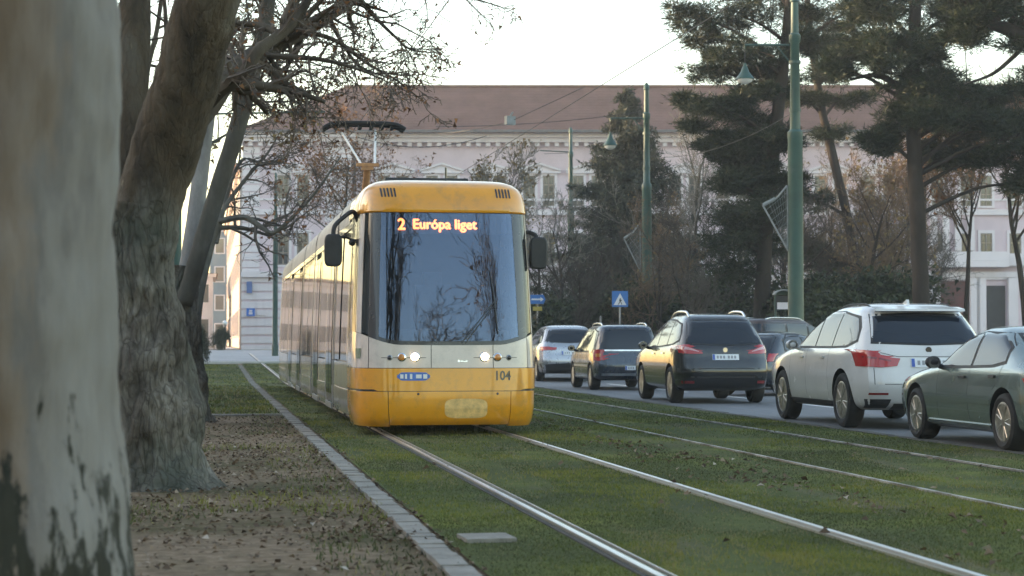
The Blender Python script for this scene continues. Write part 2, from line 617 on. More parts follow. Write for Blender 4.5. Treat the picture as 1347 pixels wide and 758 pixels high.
# ------------------------------------------------------------------ the tram
M['tram_yellow'] = paint('tram_yellow', (0.78, 0.31, 0.008), 0, 0.28, (0.34, 0.18, 0.05), 0.5)
M['tram_cream'] = paint('tram_cream', (0.64, 0.545, 0.475), 0, 0.3, (0.33, 0.28, 0.24), 0.5)
M['tram_black'] = var('tram_black', (0.012, 0.012, 0.014), 0.3, 0.3, 5, coat=0.6)
M['tram_dark'] = var('dark_plastic', (0.018, 0.019, 0.021), 0.55, 0.3, 8, 0.1, 60)
M['screen'] = glass('windscreen_glass', (0.42, 0.5, 0.62), 2.35, 0.012, (0.55, 0.68, 0.9))  # reflection tinted blue, painting in the blue sky behind the viewer
M['tram_window'] = NT('tram_side_glass').bsdf((0.012, 0.015, 0.018), 0.05, 0, 0.0, 0.5)
M['lamp_on'] = emit('lit_headlamp', (1.0, 0.84, 0.55), 2.2)
M['led'] = emit('display_led', (1.0, 0.2, 0.05), 1.7)
M['chrome'] = var('chrome', (0.7, 0.7, 0.7), 0.15, 0.1, 5, metal=1)
M['steel'] = var('grey_steel', (0.33, 0.34, 0.35), 0.45, 0.25, 4, metal=0.7)
M['amber'] = NT('amber_lens').bsdf((0.55, 0.2, 0.03), 0.15, 0, 0.8)
M['white_plastic'] = var('white_plastic', (0.75, 0.74, 0.72), 0.4, 0.08, 5)
M['seatcloth'] = var('cab_seat_cloth', (0.05, 0.06, 0.09), 0.9, 0.3, 10)
M['skin'] = var('skin', (0.5, 0.3, 0.22), 0.6, 0.1, 10)

tram = thing('tram', 'yellow and cream articulated tram with an orange destination display and lit headlights', 'tram', (3.035, 23.86, 0.0))
ZS = [0.12, 0.2, 0.35, 0.5, 0.86, 1.2, 1.6, 2.0, 2.4, 2.86, 3.0, 3.1, 3.19, 3.26, 3.31, 3.335]
WS = [1.12, 1.15, 1.17, 1.175, 1.178, 1.172, 1.158, 1.142, 1.125, 1.1, 1.088, 1.065, 1.02, 0.94, 0.82, 0.6]
YS = [0.12, 0.03, 0.0, 0.0, 0.02, 0.05, 0.11, 0.175, 0.245, 0.33, 0.36, 0.4, 0.47, 0.6, 0.8, 1.2]
NEXP = 5.5


def tw(z): return float(np.interp(z, ZS, WS))


def fpt(q, z, off=0.0):
    """a point on the cab front: q = -1..1 across, z height, off = proud of the surface"""
    w = tw(z) + off; yf = float(np.interp(z, ZS, YS)) - off
    a = min(1.0, abs(q))
    d = (1.5 - yf) * (1 - (1 - a ** NEXP) ** (1 / NEXP))
    return (w * q, yf + d, z)


def fx(x, z, off=0.0): return fpt(x / tw(z), z, off)


def qs(q0, q1, n=24):
    """samples of q, crowded where the corner turns"""
    def t(q): return math.copysign(math.asin(min(1, abs(q)) ** (NEXP / 2)), q) * 0.5 + q * 0.5
    Q = np.linspace(-1, 1, 2001); T = np.array([t(v) for v in Q])
    return np.interp(np.linspace(t(q0), t(q1), n), T, Q)


def front(name, q0, q1, z0, z1, mat, off=0.0, n=24, k=8, parent=None, smooth=40, depth=0.03):
    """a panel of the cab front; z0 and z1 may be functions of q"""
    f0 = z0 if callable(z0) else (lambda q: z0)
    f1 = z1 if callable(z1) else (lambda q: z1)
    G = []
    Q = qs(q0, q1, n)
    for i in range(k + 1):
        G.append([fpt(q, f0(q) + (f1(q) - f0(q)) * i / k, off) for q in Q])
    # return the rim inwards so that the panel has an edge
    def inset(row): return [(p[0] * 0.985, p[1] + depth, p[2]) for p in row]
    G = [inset(G[0])] + G + [inset(G[-1])]
    G = [[(r[0][0] * 0.99, r[0][1] + depth, r[0][2])] + list(r) + [(r[-1][0] * 0.99, r[-1][1] + depth, r[-1][2])] for r in G]
    m = MB(); m.grid(G)
    return m.build(name, mat, parent or tram, smooth)


def zw(q):      # lower edge of the windscreen
    a = abs(q)
    return 1.165 + 0.02 * a * a + 0.16 * max(0, (a - 0.55) / 0.45) ** 1.6


SEAM = 0.012
# yellow bumper, its corner pieces and the band above
front('bumper', -0.655, 0.655, 0.15, 0.575, M['tram_yellow'], 0.012)
front('bumper_corner', -1, -0.662, 0.13, 0.575, M['tram_yellow'], 0.012)
front('bumper_corner', 0.662, 1, 0.13, 0.575, M['tram_yellow'], 0.012)
front('lower_band', -1, 1, lambda q: 0.583 + 0.02 * (abs(q) > 0.8), 0.866, M['tram_yellow'], 0.018, 40)
# cream headlight panels
front('headlight_panel', -0.86, -0.205, 0.874, lambda q: zw(q) - 0.006, M['tram_cream'], 0.004, 20)
front('headlight_panel', 0.205 + 0.27, 0.86, 0.874, lambda q: zw(q) - 0.006, M['tram_cream'], 0.004, 20)
front('center_panel', -0.197, 0.467, 0.874, lambda q: zw(q) - 0.006, M['tram_cream'], 0.004, 16)
front('corner_panel', -1, -0.868, 0.874, lambda q: zw(q) - 0.006, M['tram_cream'], 0.003, 10)
front('corner_panel', 0.868, 1, 0.874, lambda q: zw(q) - 0.006, M['tram_cream'], 0.003, 10)
# a dark body behind all the seams
front('cab_frame', -1, 1, 0.16, lambda q: zw(q) - 0.012, M['tram_black'], -0.012, 40, 10)
# windscreen and its black surround
ws = front('windscreen', -0.765, 0.765, zw, 2.855, M['screen'], 0.0, 30, 14, depth=0.002)
for s in (-1, 1):
    a, b = sorted((s * 0.765, s * 0.87))
    front('windscreen_pillar', a, b, zw, 2.855, M['tram_black'], 0.003, 8, 12)
    a, b = sorted((s * 0.873, s * 0.935))
    front('corner_window', a, b, lambda q: zw(q) + 0.02, 2.855, M['tram_window'], -0.002, 8, 12)
    a, b = sorted((s * 0.938, s * 0.985))
    front('corner_pillar', a, b, zw, 2.855, M['tram_cream'], 0.002, 8, 12)
    a, b = sorted((s * 0.9855, s * 1.0))
    front('door_pillar', a, b, lambda q: zw(q) - 0.01, 2.855, M['tram_black'], 0.004, 8, 12)
front('windscreen_base', -0.765, 0.765, lambda q: zw(q) - 0.004, lambda q: zw(q) + 0.045, M['tram_black'], 0.002, 30, 2)
# yellow roof cap
cap = MB()
G = []
for z in [2.862] + [2.88 + (3.335 - 2.88) * (1 - (1 - i / 16) ** 1.5) for i in range(17)]:
    G.append([fpt(q, z, 0.014 if z > 2.87 else 0.0) for q in qs(-1, 1, 40)])
G.append([(p[0] * 0.05, 1.5, 3.34) for p in G[-1]])
cap.grid(G)
# the cap runs back over the cab as a yellow hood
G = []
for y in (1.5, 1.9, 2.3):
    G.append([(sx * (tw(z) + 0.014), y, z) for sx, z in [(-1, z) for z in ZS[9:]] + [(1, z) for z in ZS[9:][::-1]]])
cap.grid(G)
capo = cap.build('roof_cap', M['tram_yellow'], tram, 45)
for s in (-1, 1):
    v = MB()
    for i in range(5):
        x = s * 0.73 + (i - 2) * 0.042
        z0, z1 = 3.06, 3.18
        tilt = 0.012
        P = [fx(x - 0.011, z0, 0.019), fx(x + 0.011, z0, 0.019), fx(x + 0.011 - tilt, z1, 0.022), fx(x - 0.011 - tilt, z1, 0.022)]
        Pm = [fx(x - 0.011 - tilt / 2, 3.12, 0.021), fx(x + 0.011 - tilt / 2, 3.12, 0.021)]
        v.grid([[P[0], P[1]], Pm, [P[3], P[2]]])
    v.build('vent', M['tram_black'], capo)


# lamps: set in the cream panels
def disc(name, x, z, r, mat, off, parent, n=20, dome=0.012):
    c = Vector(fx(x, z, off))
    e = 0.01
    nx = (Vector(fx(x + e, z, off)) - c).normalized()
    nz = (Vector(fx(x, z + e, off)) - c).normalized()
    nn = nx.cross(nz).normalized()
    vs = [c + nn * dome]
    fs = []
    for rr, hh in ((0.55, 0.8), (0.9, 0.35), (1.0, 0.0), (1.0, -1.6)):
        for j in range(n):
            a = 2 * math.pi * j / n
            vs.append(c + (nx * math.cos(a) + nz * math.sin(a)) * r * rr + nn * dome * hh)
    for j in range(n): fs.append((0, 1 + j, 1 + (j + 1) % n))
    for i in range(3):
        for j in range(n):
            j2 = (j + 1) % n
            fs.append((1 + i * n + j, 1 + (i + 1) * n + j, 1 + (i + 1) * n + j2, 1 + i * n + j2))
    m = MB(); m.add(vs, fs)
    return m.build(name, mat, parent, 50)


for s in (-1, 1):
    h = disc('headlight', s * 0.44, 1.012, 0.062, M['chrome'], 0.008, tram)
    disc('lens', s * 0.44, 1.012, 0.05, M['lamp_on'], 0.02, h)
    h = disc('indicator', s * 0.605, 1.008, 0.055, M['chrome'], 0.008, tram)
    disc('lens', s * 0.605, 1.008, 0.04, M['amber'], 0.02, h)
    h = disc('fog_lamp', s * 0.755, 1.003, 0.036, M['steel'], 0.008, tram)
    disc('lens', s * 0.755, 1.003, 0.026, M['tram_black'], 0.016, h)
    m = MB()
    for x0, x1 in ((0.3, 0.38), (0.5, 0.55), (0.66, 0.715), (0.79, 0.86)):
        m.grid([[fx(s * x, z, 0.0075) for x in np.linspace(x0, x1, 4)] for z in (0.998, 1.005)])
    m.build('panel_groove', M['tram_black'], tram)
    for z, x in ((0.552, 0.2), ):
        disc('bumper_bolt', s * 0.5 + 0.1, 0.545, 0.016, M['tram_black'], 0.014, tram, 8, 0.004)


# lettering
def text(name, body, size, mat, fn, parent, bold=0.0, align='CENTER', xs=1.0):
    """letters laid on a surface: fn maps flat (x, y) to a point"""
    cu = bpy.data.curves.new(name, 'FONT')
    cu.body = body; cu.size = size; cu.align_x = align; cu.align_y = 'CENTER'
    cu.offset = bold; cu.resolution_u = 3
    ob = bpy.data.objects.new(name, cu); COL.objects.link(ob)
    bpy.context.view_layer.update()
    me = bpy.data.meshes.new_from_object(ob.evaluated_get(bpy.context.evaluated_depsgraph_get()))
    bpy.data.objects.remove(ob); bpy.data.curves.remove(cu)
    for v in me.vertices: v.co = fn(v.co.x * xs, v.co.y)
    me.materials.clear(); me.materials.append(mat); me.name = name
    o = bpy.data.objects.new(name, me); COL.objects.link(o); o.parent = parent
    return o


text('fleet_number', '104', 0.165, M['tram_black'], lambda x, y: fx(0.66 + x, 0.768 + y, 0.0215), tram, 0.004, xs=0.86)
M['adblue'] = var('blue_plate', (0.05, 0.16, 0.5), 0.4, 0.15, 8)
pl = MB()
out = []
for i in range(9):
    a = i / 8
    h = 0.052 * math.sqrt(max(0.06, 1 - (2 * a - 1) ** 8))
    out.append((-0.66 + a * 0.41, h))
pl.grid([[fx(x, 0.766 + k * h, 0.0225) for x, h in out] for k in (-1, 0, 1)])
plate = pl.build('advert_plate', M['adblue'], tram)
for x0, x1, hh in ((-0.62, -0.58, 0.026), (-0.56, -0.535, 0.03), (-0.5, -0.47, 0.032), (-0.425, -0.355, 0.024), (-0.335, -0.285, 0.028)):
    m = MB(); m.grid([[fx(x, 0.766 + k * hh, 0.0255) for x in (x0, x1)] for k in (-1, 1)])
    m.build('plate_mark', M['white_plastic'], plate)
m = MB()
for x0, x1, z0, z1 in ((0.1, 0.125, 0.945, 0.975), (0.132, 0.165, 0.948, 0.965), (0.17, 0.2, 0.946, 0.962), (0.207, 0.222, 0.944, 0.97)):
    m.grid([[fx(x, z, 0.0075) for x in (x0, x1)] for z in (z0, z1)])
m.build('maker_emblem', M['chrome'], tram)
# a worn pale patch rubbed on the bumper
M['worn_patch'] = var('faded_sticker', (0.76, 0.47, 0.17), 0.5, 0.35, 9)
m = MB()
m.grid([[fx(0.2 + 0.27 * math.copysign(abs(math.cos(a)) ** 0.5, math.cos(a)) * r, 0.36 + 0.125 * math.copysign(abs(math.sin(a)) ** 0.5, math.sin(a)) * r, 0.0155) for a in np.linspace(0, 2 * math.pi, 33)] for r in (0.02, 0.5, 1.0)])
m.build('sticker', M['worn_patch'], tram)
# town crest on the corner
M['crest_green'] = var('crest_green', (0.16, 0.2, 0.13), 0.5, 0.3, 20)
m = MB(); m.grid([[fpt(-0.957 + 0.022 * k * (1 - 0.75 * max(0, 0.5 - v) ** 1.2), 0.99 + 0.13 * v, 0.009) for k in (-1, 0, 1)] for v in np.linspace(0, 1, 8)])
m.build('crest', M['crest_green'], tram)

# cab interior behind the windscreen
m = MB(); m.b2((-0.98, 0.33, 0.9), (0.98, 2.6, 1.0)); m.build('cab_floor', M['tram_dark'], tram)
m = MB(); m.b2((-0.98, 2.3, 1.0), (0.98, 2.36, 2.8)); m.build('cab_wall', M['tram_dark'], tram)
m = MB(); m.b2((-0.99, 0.75, 2.86), (0.99, 2.3, 2.88)); m.build('cab_ceiling', M['tram_dark'], tram)
m = MB(); m.prism([(0.28, 1.0), (0.95, 1.0), (0.9, 1.26), (0.62, 1.36), (0.3, 1.2)], -0.85, 0.85, 'X')
m.build('dashboard', M['tram_dark'], tram, 30)
m = MB(); m.box((-0.02, 1.5, 1.2), (0.5, 0.5, 0.14)); m.box((-0.02, 1.78, 1.6), (0.48, 0.12, 0.75)); m.box((-0.02, 1.8, 2.05), (0.26, 0.1, 0.2))
m.build('driver_seat', M['seatcloth'], tram)
dsp = MB(); dsp.grid([[fx(x, z, -0.055) for x in np.linspace(-0.82, 0.82, 12)] for z in (2.585, 2.84)])
dsp = dsp.build('destination_display', M['tram_black'], tram)
for ox, oz in ((0, 0), (0.008, 0), (-0.008, 0), (0, 0.006), (0, -0.006)):
    yo = -0.04 + 0.0004 * (ox > 0) + 0.0008 * (ox < 0) + 0.0012 * (oz > 0) + 0.0016 * (oz < 0)
    text('display_text', '2', 0.205, M['led'], lambda x, y: fx(-0.605 + x + ox, 2.70 + y + oz, yo), dsp)
    text('display_text', 'Európa liget', 0.178, M['led'], lambda x, y: fx(-0.03 + x + ox, 2.705 + y + oz, yo), dsp)
m = MB()
for a, b in ((-0.78, -0.42), (0.44, 0.78)):
    m.grid([[fx(x, z, -0.05) for x in np.linspace(a, b, 6)] for z in (2.375, 2.41)])
m.build('sun_blind', M['tram_dark'], tram)

# wipers
def wpt(x, z, o=0.03): return fx(x, z, o)
m = MB()
m.tube([wpt(0.15, 1.19, 0.02), wpt(0.3, 1.38), wpt(0.58, 1.74, 0.04)], 0.008, 6)
m.tube([wpt(0.2, 1.19, 0.02), wpt(0.34, 1.38), wpt(0.6, 1.72, 0.04)], 0.007, 6)
w = m.build('wiper', M['tram_black'], tram)
m = MB(); m.tube([wpt(0.52, 2.12, 0.02), wpt(0.565, 1.8, 0.025), wpt(0.61, 1.3, 0.02)], [0.006, 0.012, 0.007], 6)
m.build('wiper_blade', M['tram_black'], w)

# mirrors on arms
def mirror(s, c, h, bw, arm):
    m = MB(); m.tube(smoothline(arm, 5), 0.03, 8)
    a = m.build('mirror_arm', M['tram_dark'], tram, 60)
    m = MB()
    pr = []
    for i in range(20):
        t = 2 * math.pi * i / 20
        pr.append((c[0] + bw / 2 * math.copysign(abs(math.cos(t)) ** 0.45, math.cos(t)), c[2] + h / 2 * math.copysign(abs(math.sin(t)) ** 0.45, math.sin(t))))
    m.prism(pr, c[1] - 0.07, c[1] + 0.07, 'Y')
    b = m.build('mirror', M['tram_dark'], a, 50)
    md = b.modifiers.new('edge', 'BEVEL'); md.width = 0.02; md.segments = 2; md.limit_method = 'ANGLE'
    m = MB(); m.prism([(c[0] + (x - c[0]) * 0.85, c[2] + (z - c[2]) * 0.88) for x, z in pr], c[1] + 0.0705, c[1] + 0.074, 'Y')
    m.build('mirror_glass', M['chrome'], b)


mirror(-1, (-1.43, 0.75, 2.385), 0.42, 0.23, [(-1.09, 1.0, 2.78), (-1.16, 0.9, 2.9), (-1.29, 0.82, 2.82), (-1.41, 0.76, 2.7), (-1.43, 0.75, 2.57)])
mirror(1, (1.235, 0.6, 2.36), 0.42, 0.23, [(1.06, 0.9, 2.62), (1.12, 0.75, 2.64), (1.2, 0.65, 2.6), (1.235, 0.6, 2.52)])
m = MB(); m.tube([(-1.1, 1.02, 2.52), (-1.25, 0.9, 2.56), (-1.41, 0.77, 2.56)], 0.016, 6); m.ball((-1.17, 0.95, 2.5), 0.05, 8)
m.build('mirror_stay', M['tram_dark'], tram)


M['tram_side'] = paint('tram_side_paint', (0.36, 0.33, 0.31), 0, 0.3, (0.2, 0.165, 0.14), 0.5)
# the long body: two sides built of modules, seams and doors between
def spt(s, y, z, off=0.0): return (s * (tw(z) + off), y, z)


def side(name, s, y0, y1, z0, z1, mat, off=0.0, k=6, parent=None, smooth=40):
    zs = [z0 + (z1 - z0) * i / k for i in range(k + 1)]
    G = [[spt(s, y, z, off) for y in (y0, y1)] for z in zs]
    G = [[(p[0] - s * 0.02, p[1], p[2]) for p in G[0]]] + G + [[(p[0] - s * 0.02, p[1], p[2]) for p in G[-1]]]
    G = [[(r[0][0] - s * 0.02, r[0][1], r[0][2])] + list(r) + [(r[-1][0] - s * 0.02, r[-1][1], r[-1][2])] for r in G]
    m = MB(); m.grid(G)
    return m.build(name, mat, parent or tram, smooth)


BREAKS = [(1.52, 4.48), (4.72, 10.44), (10.7, 14.44), (14.7, 20.84), (21.1, 26.0)]
LAYOUT = [[('w', 1.95, 3.1), ('p', 3.1, 3.4), ('w', 3.4, 4.4)],
          [('d', 4.9, 6.3), ('w', 6.5, 8.3), ('d', 8.6, 10.0)],
          [('w', 10.9, 12.4), ('w', 12.6, 14.3)],
          [('d', 14.9, 16.3), ('w', 16.5, 18.6), ('d', 18.9, 20.3)],
          [('w', 21.3, 23.2), ('w', 23.4, 25.2)]]
core = MB()
ring = [(-1, z) for z in ZS[1:]] + [(1, z) for z in ZS[1:][::-1]]
G = [[(sx * (tw(z) - 0.05), y, max(0.3, z - 0.03)) for sx, z in ring] for y in (1.5, 26.0)]
core.grid(G)
core.add([p for p in G[1]], [tuple(range(len(ring)))])
core.build('body_core', M['tram_black'], tram)
M['tram_roof'] = var('roof_grey', (0.42, 0.38, 0.33), 0.55, 0.2, 2)
for (a, b), lay in zip(BREAKS, LAYOUT):
    # roof of this module
    zz = [2.83] + [z for z in ZS if z >= 2.86]
    rows = [(-1, z) for z in zz] + [(1, z) for z in zz[::-1]]
    m = MB(); m.grid([[(sx * (tw(z) + 0.0), y, z) for sx, z in rows] for y in ((a if a > 2 else 2.3), b)])
    m.build('roof', M['tram_roof'], tram, 60)
    for s in (-1, 1):
        zlow = 0.22
        edges = sorted([(p, q) for k, p, q in lay if k == 'd'])
        cur = a
        for p, q in edges + [(b, b)]:
            if p - cur > 0.05:
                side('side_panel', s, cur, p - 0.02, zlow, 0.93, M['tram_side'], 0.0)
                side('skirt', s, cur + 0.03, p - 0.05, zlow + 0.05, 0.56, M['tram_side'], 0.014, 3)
            cur = q + 0.02
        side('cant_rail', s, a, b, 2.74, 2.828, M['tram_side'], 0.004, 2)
        for k, p, q in lay:
            if k == 'w':
                side('side_window', s, p, q, 0.95, 2.72, M['tram_window'], -0.004)
            elif k == 'd':
                d = side('door', s, p, q, 0.3, 2.64, M['tram_black'], 0.002)
                mid = (p + q) / 2
                side('door_leaf', s, p + 0.06, mid - 0.04, 0.42, 2.56, M['tram_window'], 0.008, parent=d)
                side('door_leaf', s, mid + 0.04, q - 0.06, 0.42, 2.56, M['tram_window'], 0.008, parent=d)
                side('door_step', s, p, q, 0.2, 0.29, M['steel'], 0.03, 1, parent=d)
        # uprights between windows
        cuts = sorted([(p, q) for k, p, q in lay])
        if a < 2: side('door_pillar', s, a - 0.01, 1.75, 1.25, 2.86, M['tram_black'], 0.006)
        cur = a
        for p, q in cuts + [(b, b)]:
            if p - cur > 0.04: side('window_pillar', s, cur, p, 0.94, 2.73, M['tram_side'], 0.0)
            cur = q
    if b < 25:
        for s in (-1, 1): side('bellows', s, b + 0.005, b + 0.25, 0.3, 2.95, M['tram_dark'], -0.03)
for y0, y1, h in ((2.5, 5.6, 3.50), (6.2, 10.0, 3.54), (12.6, 14.2, 3.48), (15.2, 20.4, 3.54), (21.6, 25, 3.48)):
    m = MB(); m.box((0, (y0 + y1) / 2, (3.2 + h) / 2), (1.25, y1 - y0, h - 3.2), 0, 0.93)
    m.build('roof_unit', M['tram_dark'], tram)
m = MB(); m.tube([(0.28, 2.7, 3.4), (0.28, 2.7, 3.66)], 0.014, 6); m.build('antenna', M['tram_black'], tram)
# bogies
for yy in (3.2, 8.0, 18.0, 23.5):
    m = MB()
    for s in (-1, 1):
        for d in (-0.9, 0.9):
            m.lathe([(0.3, -0.06), (0.3, 0.06)], (s * 0.77, yy + d, 0.315), 'X', 20)
    m.b2((-0.85, yy - 1.2, 0.25), (0.85, yy + 1.2, 0.42))
    m.build('bogie', M['tram_dark'], tram)
# underside lip behind the bumper
m = MB(); m.b2((-1.0, 0.5, 0.2), (1.0, 2.0, 0.34)); m.build('underframe', M['tram_dark'], tram)

M['trim_matt'] = var('matt_black', (0.012, 0.012, 0.012), 0.85, 0.3, 5)
# pantograph
M['rust_orange'] = var('rusty_orange', (0.42, 0.2, 0.08), 0.7, 0.3, 8)
py = 11.6
m = MB(); m.b2((-0.5, py + 0.2, 3.28), (0.5, py + 1.6, 3.42)); pb = m.build('pantograph', M['tram_dark'], tram)
m = MB(); m.tube([(-0.05, py + 1.5, 3.42), (-0.08, py + 0.1, 4.5)], [0.09, 0.06], 8)
m.build('lower_arm', M['rust_orange'], pb, 60)
m = MB(); m.box((-0.08, py + 0.1, 4.52), (0.42, 0.12, 0.06)); m.box((-0.08, py + 0.1, 4.46), (0.22, 0.1, 0.08)); m.build('knee_plate', M['rust_orange'], pb)
m = MB()
m.tube([(-0.2, py + 0.1, 4.54), (-0.5, py + 0.9, 5.2)], 0.024, 6)
m.tube([(0.06, py + 0.1, 4.54), (0.14, py + 0.9, 5.26)], 0.024, 6)
m.build('upper_arm', M['white_plastic'], pb, 60)
m = MB()
for dy in (0, 0.32):
    m.tube(smoothline([(-0.86, py + 0.75 + dy, 5.27), (-0.68, py + 0.75 + dy, 5.36), (-0.3, py + 0.75 + dy, 5.38), (0.2, py + 0.75 + dy, 5.38), (0.52, py + 0.75 + dy, 5.36), (0.7, py + 0.75 + dy, 5.27)], 4), 0.045, 8)
for x in (-0.62, -0.4, -0.16, 0.06, 0.26, 0.46):
    m.b2((x - 0.03, py + 0.75, 5.28), (x + 0.03, py + 1.07, 5.4))
m.build('contact_head', M['trim_matt'], pb, 60)
# ------------------------------------------------------------------ cars
M['car_glass'] = NT('car_glass').bsdf((0.012, 0.017, 0.025), 0.025, 0, 0.0, 0.55)
M['tyre'] = var('tyre_rubber', (0.022, 0.021, 0.02), 0.85, 0.35, 6, 0.4, 50)
M['rim'] = var('alloy_rim', (0.42, 0.4, 0.37), 0.35, 0.25, 8, metal=0.85, dirt=((0.1, 0.085, 0.07), 9, 0.5))
M['trim'] = var('black_car_trim', (0.02, 0.02, 0.021), 0.6, 0.3, 6, 0.15, 60)
M['tail_red'] = NT('tail_lens').bsdf((0.42, 0.012, 0.01), 0.08, 0, 1.0)
M['tail_dark'] = NT('tail_lens_dark').bsdf((0.2, 0.01, 0.01), 0.08, 0, 1.0)
M['tail_clear'] = NT('tail_lens_clear').bsdf((0.55, 0.3, 0.3), 0.1, 0, 1.0)
M['plate_white'] = var('plate_white', (0.72, 0.74, 0.76), 0.45, 0.05, 6)
M['plate_blue'] = var('plate_blue', (0.03, 0.1, 0.42), 0.4, 0.1, 6)
M['plate_ink'] = var('plate_ink', (0.28, 0.29, 0.31), 0.5, 0.1, 6)
M['bright_rail'] = var('bright_rail', (0.72, 0.72, 0.7), 0.22, 0.08, 6, metal=0.9)
M['well'] = var('wheel_well', (0.012, 0.012, 0.012), 0.9, 0.3, 5)

# (height, rear end, front end, half width)
SUV = [(0.26, 0.34, 4.5, 0.84), (0.33, 0.14, 4.74, 0.915), (0.45, 0.05, 4.84, 0.95), (0.6, 0.0, 4.88, 0.965), (0.74, 0.02, 4.86, 0.97), (0.86, 0.05, 4.8, 0.966),
       (0.95, 0.07, 4.62, 0.958), (1.02, 0.09, 4.25, 0.948), (1.08, 0.115, 3.85, 0.93), (1.14, 0.15, 3.5, 0.9), (1.25, 0.22, 3.28, 0.862), (1.4, 0.34, 2.98, 0.805),
       (1.54, 0.48, 2.62, 0.745), (1.63, 0.6, 2.3, 0.69), (1.69, 0.74, 2.0, 0.61), (1.725, 0.95, 1.75, 0.48), (1.738, 1.15, 1.55, 0.2)]
CROSS = [(0.24, 0.32, 4.3, 0.82), (0.31, 0.12, 4.5, 0.89), (0.45, 0.03, 4.58, 0.915), (0.6, 0.0, 4.6, 0.925), (0.74, 0.03, 4.58, 0.925), (0.86, 0.07, 4.48, 0.92),
         (0.95, 0.09, 4.25, 0.91), (1.02, 0.11, 3.95, 0.895), (1.08, 0.14, 3.6, 0.87), (1.2, 0.22, 3.3, 0.83), (1.35, 0.33, 2.98, 0.775),
         (1.5, 0.46, 2.6, 0.705), (1.6, 0.58, 2.25, 0.645), (1.655, 0.74, 1.95, 0.57), (1.685, 0.95, 1.7, 0.42), (1.695, 1.1, 1.5, 0.2)]
MPV = [(0.24, 0.26, 4.0, 0.76), (0.31, 0.09, 4.14, 0.82), (0.45, 0.02, 4.2, 0.842), (0.6, 0.0, 4.2, 0.848), (0.74, 0.03, 4.15, 0.848), (0.86, 0.06, 4.0, 0.842),
       (0.94, 0.08, 3.75, 0.835), (1.0, 0.09, 3.5, 0.825), (1.08, 0.11, 3.28, 0.805), (1.2, 0.14, 3.06, 0.775), (1.35, 0.19, 2.78, 0.735),
       (1.48, 0.25, 2.45, 0.695), (1.56, 0.32, 2.15, 0.65), (1.6, 0.45, 1.9, 0.57), (1.62, 0.65, 1.65, 0.4), (1.628, 0.9, 1.4, 0.2)]
VAN = [(0.24, 0.22, 4.2, 0.8), (0.31, 0.07, 4.36, 0.86), (0.45, 0.02, 4.42, 0.882), (0.6, 0.0, 4.42, 0.888), (0.78, 0.02, 4.36, 0.888), (0.92, 0.04, 4.15, 0.882),
       (1.02, 0.05, 3.75, 0.872), (1.1, 0.06, 3.4, 0.86), (1.25, 0.08, 3.12, 0.84), (1.45, 0.12, 2.85, 0.81), (1.62, 0.17, 2.55, 0.775),
       (1.72, 0.23, 2.3, 0.72), (1.77, 0.34, 2.1, 0.63), (1.79, 0.5, 1.9, 0.45), (1.797, 0.8, 1.6, 0.2)]
HATCH = [(0.2, 0.3, 3.75, 0.76), (0.28, 0.1, 3.94, 0.82), (0.42, 0.02, 4.0, 0.842), (0.56, 0.0, 4.02, 0.85), (0.68, 0.04, 3.95, 0.848), (0.78, 0.09, 3.75, 0.84),
         (0.86, 0.13, 3.4, 0.828), (0.92, 0.17, 3.1, 0.81), (1.05, 0.3, 2.82, 0.77), (1.2, 0.46, 2.5, 0.715),
         (1.32, 0.62, 2.15, 0.645), (1.38, 0.76, 1.9, 0.57), (1.415, 0.95, 1.7, 0.44), (1.425, 1.1, 1.5, 0.2)]
SEDAN = [(0.18, 0.3, 4.2, 0.76), (0.26, 0.1, 4.4, 0.83), (0.4, 0.02, 4.48, 0.858), (0.55, 0.0, 4.5, 0.865), (0.66, 0.03, 4.44, 0.864), (0.75, 0.07, 4.25, 0.858),
         (0.83, 0.12, 3.85, 0.846), (0.89, 0.2, 3.4, 0.828), (0.94, 0.36, 3.12, 0.805), (1.04, 0.62, 2.9, 0.765), (1.15, 0.86, 2.68, 0.72),
         (1.26, 1.1, 2.4, 0.66), (1.33, 1.3, 2.15, 0.59), (1.365, 1.46, 1.98, 0.47), (1.375, 1.58, 1.85, 0.2)]


def resample(poly, n):
    P = np.asarray(poly, dtype=float)
    d = np.concatenate([[0], np.cumsum(np.linalg.norm(np.diff(P, axis=0), axis=1))])
    t = np.linspace(0, d[-1], n)
    return np.stack([np.interp(t, d, P[:, i]) for i in range(P.shape[1])], 1)


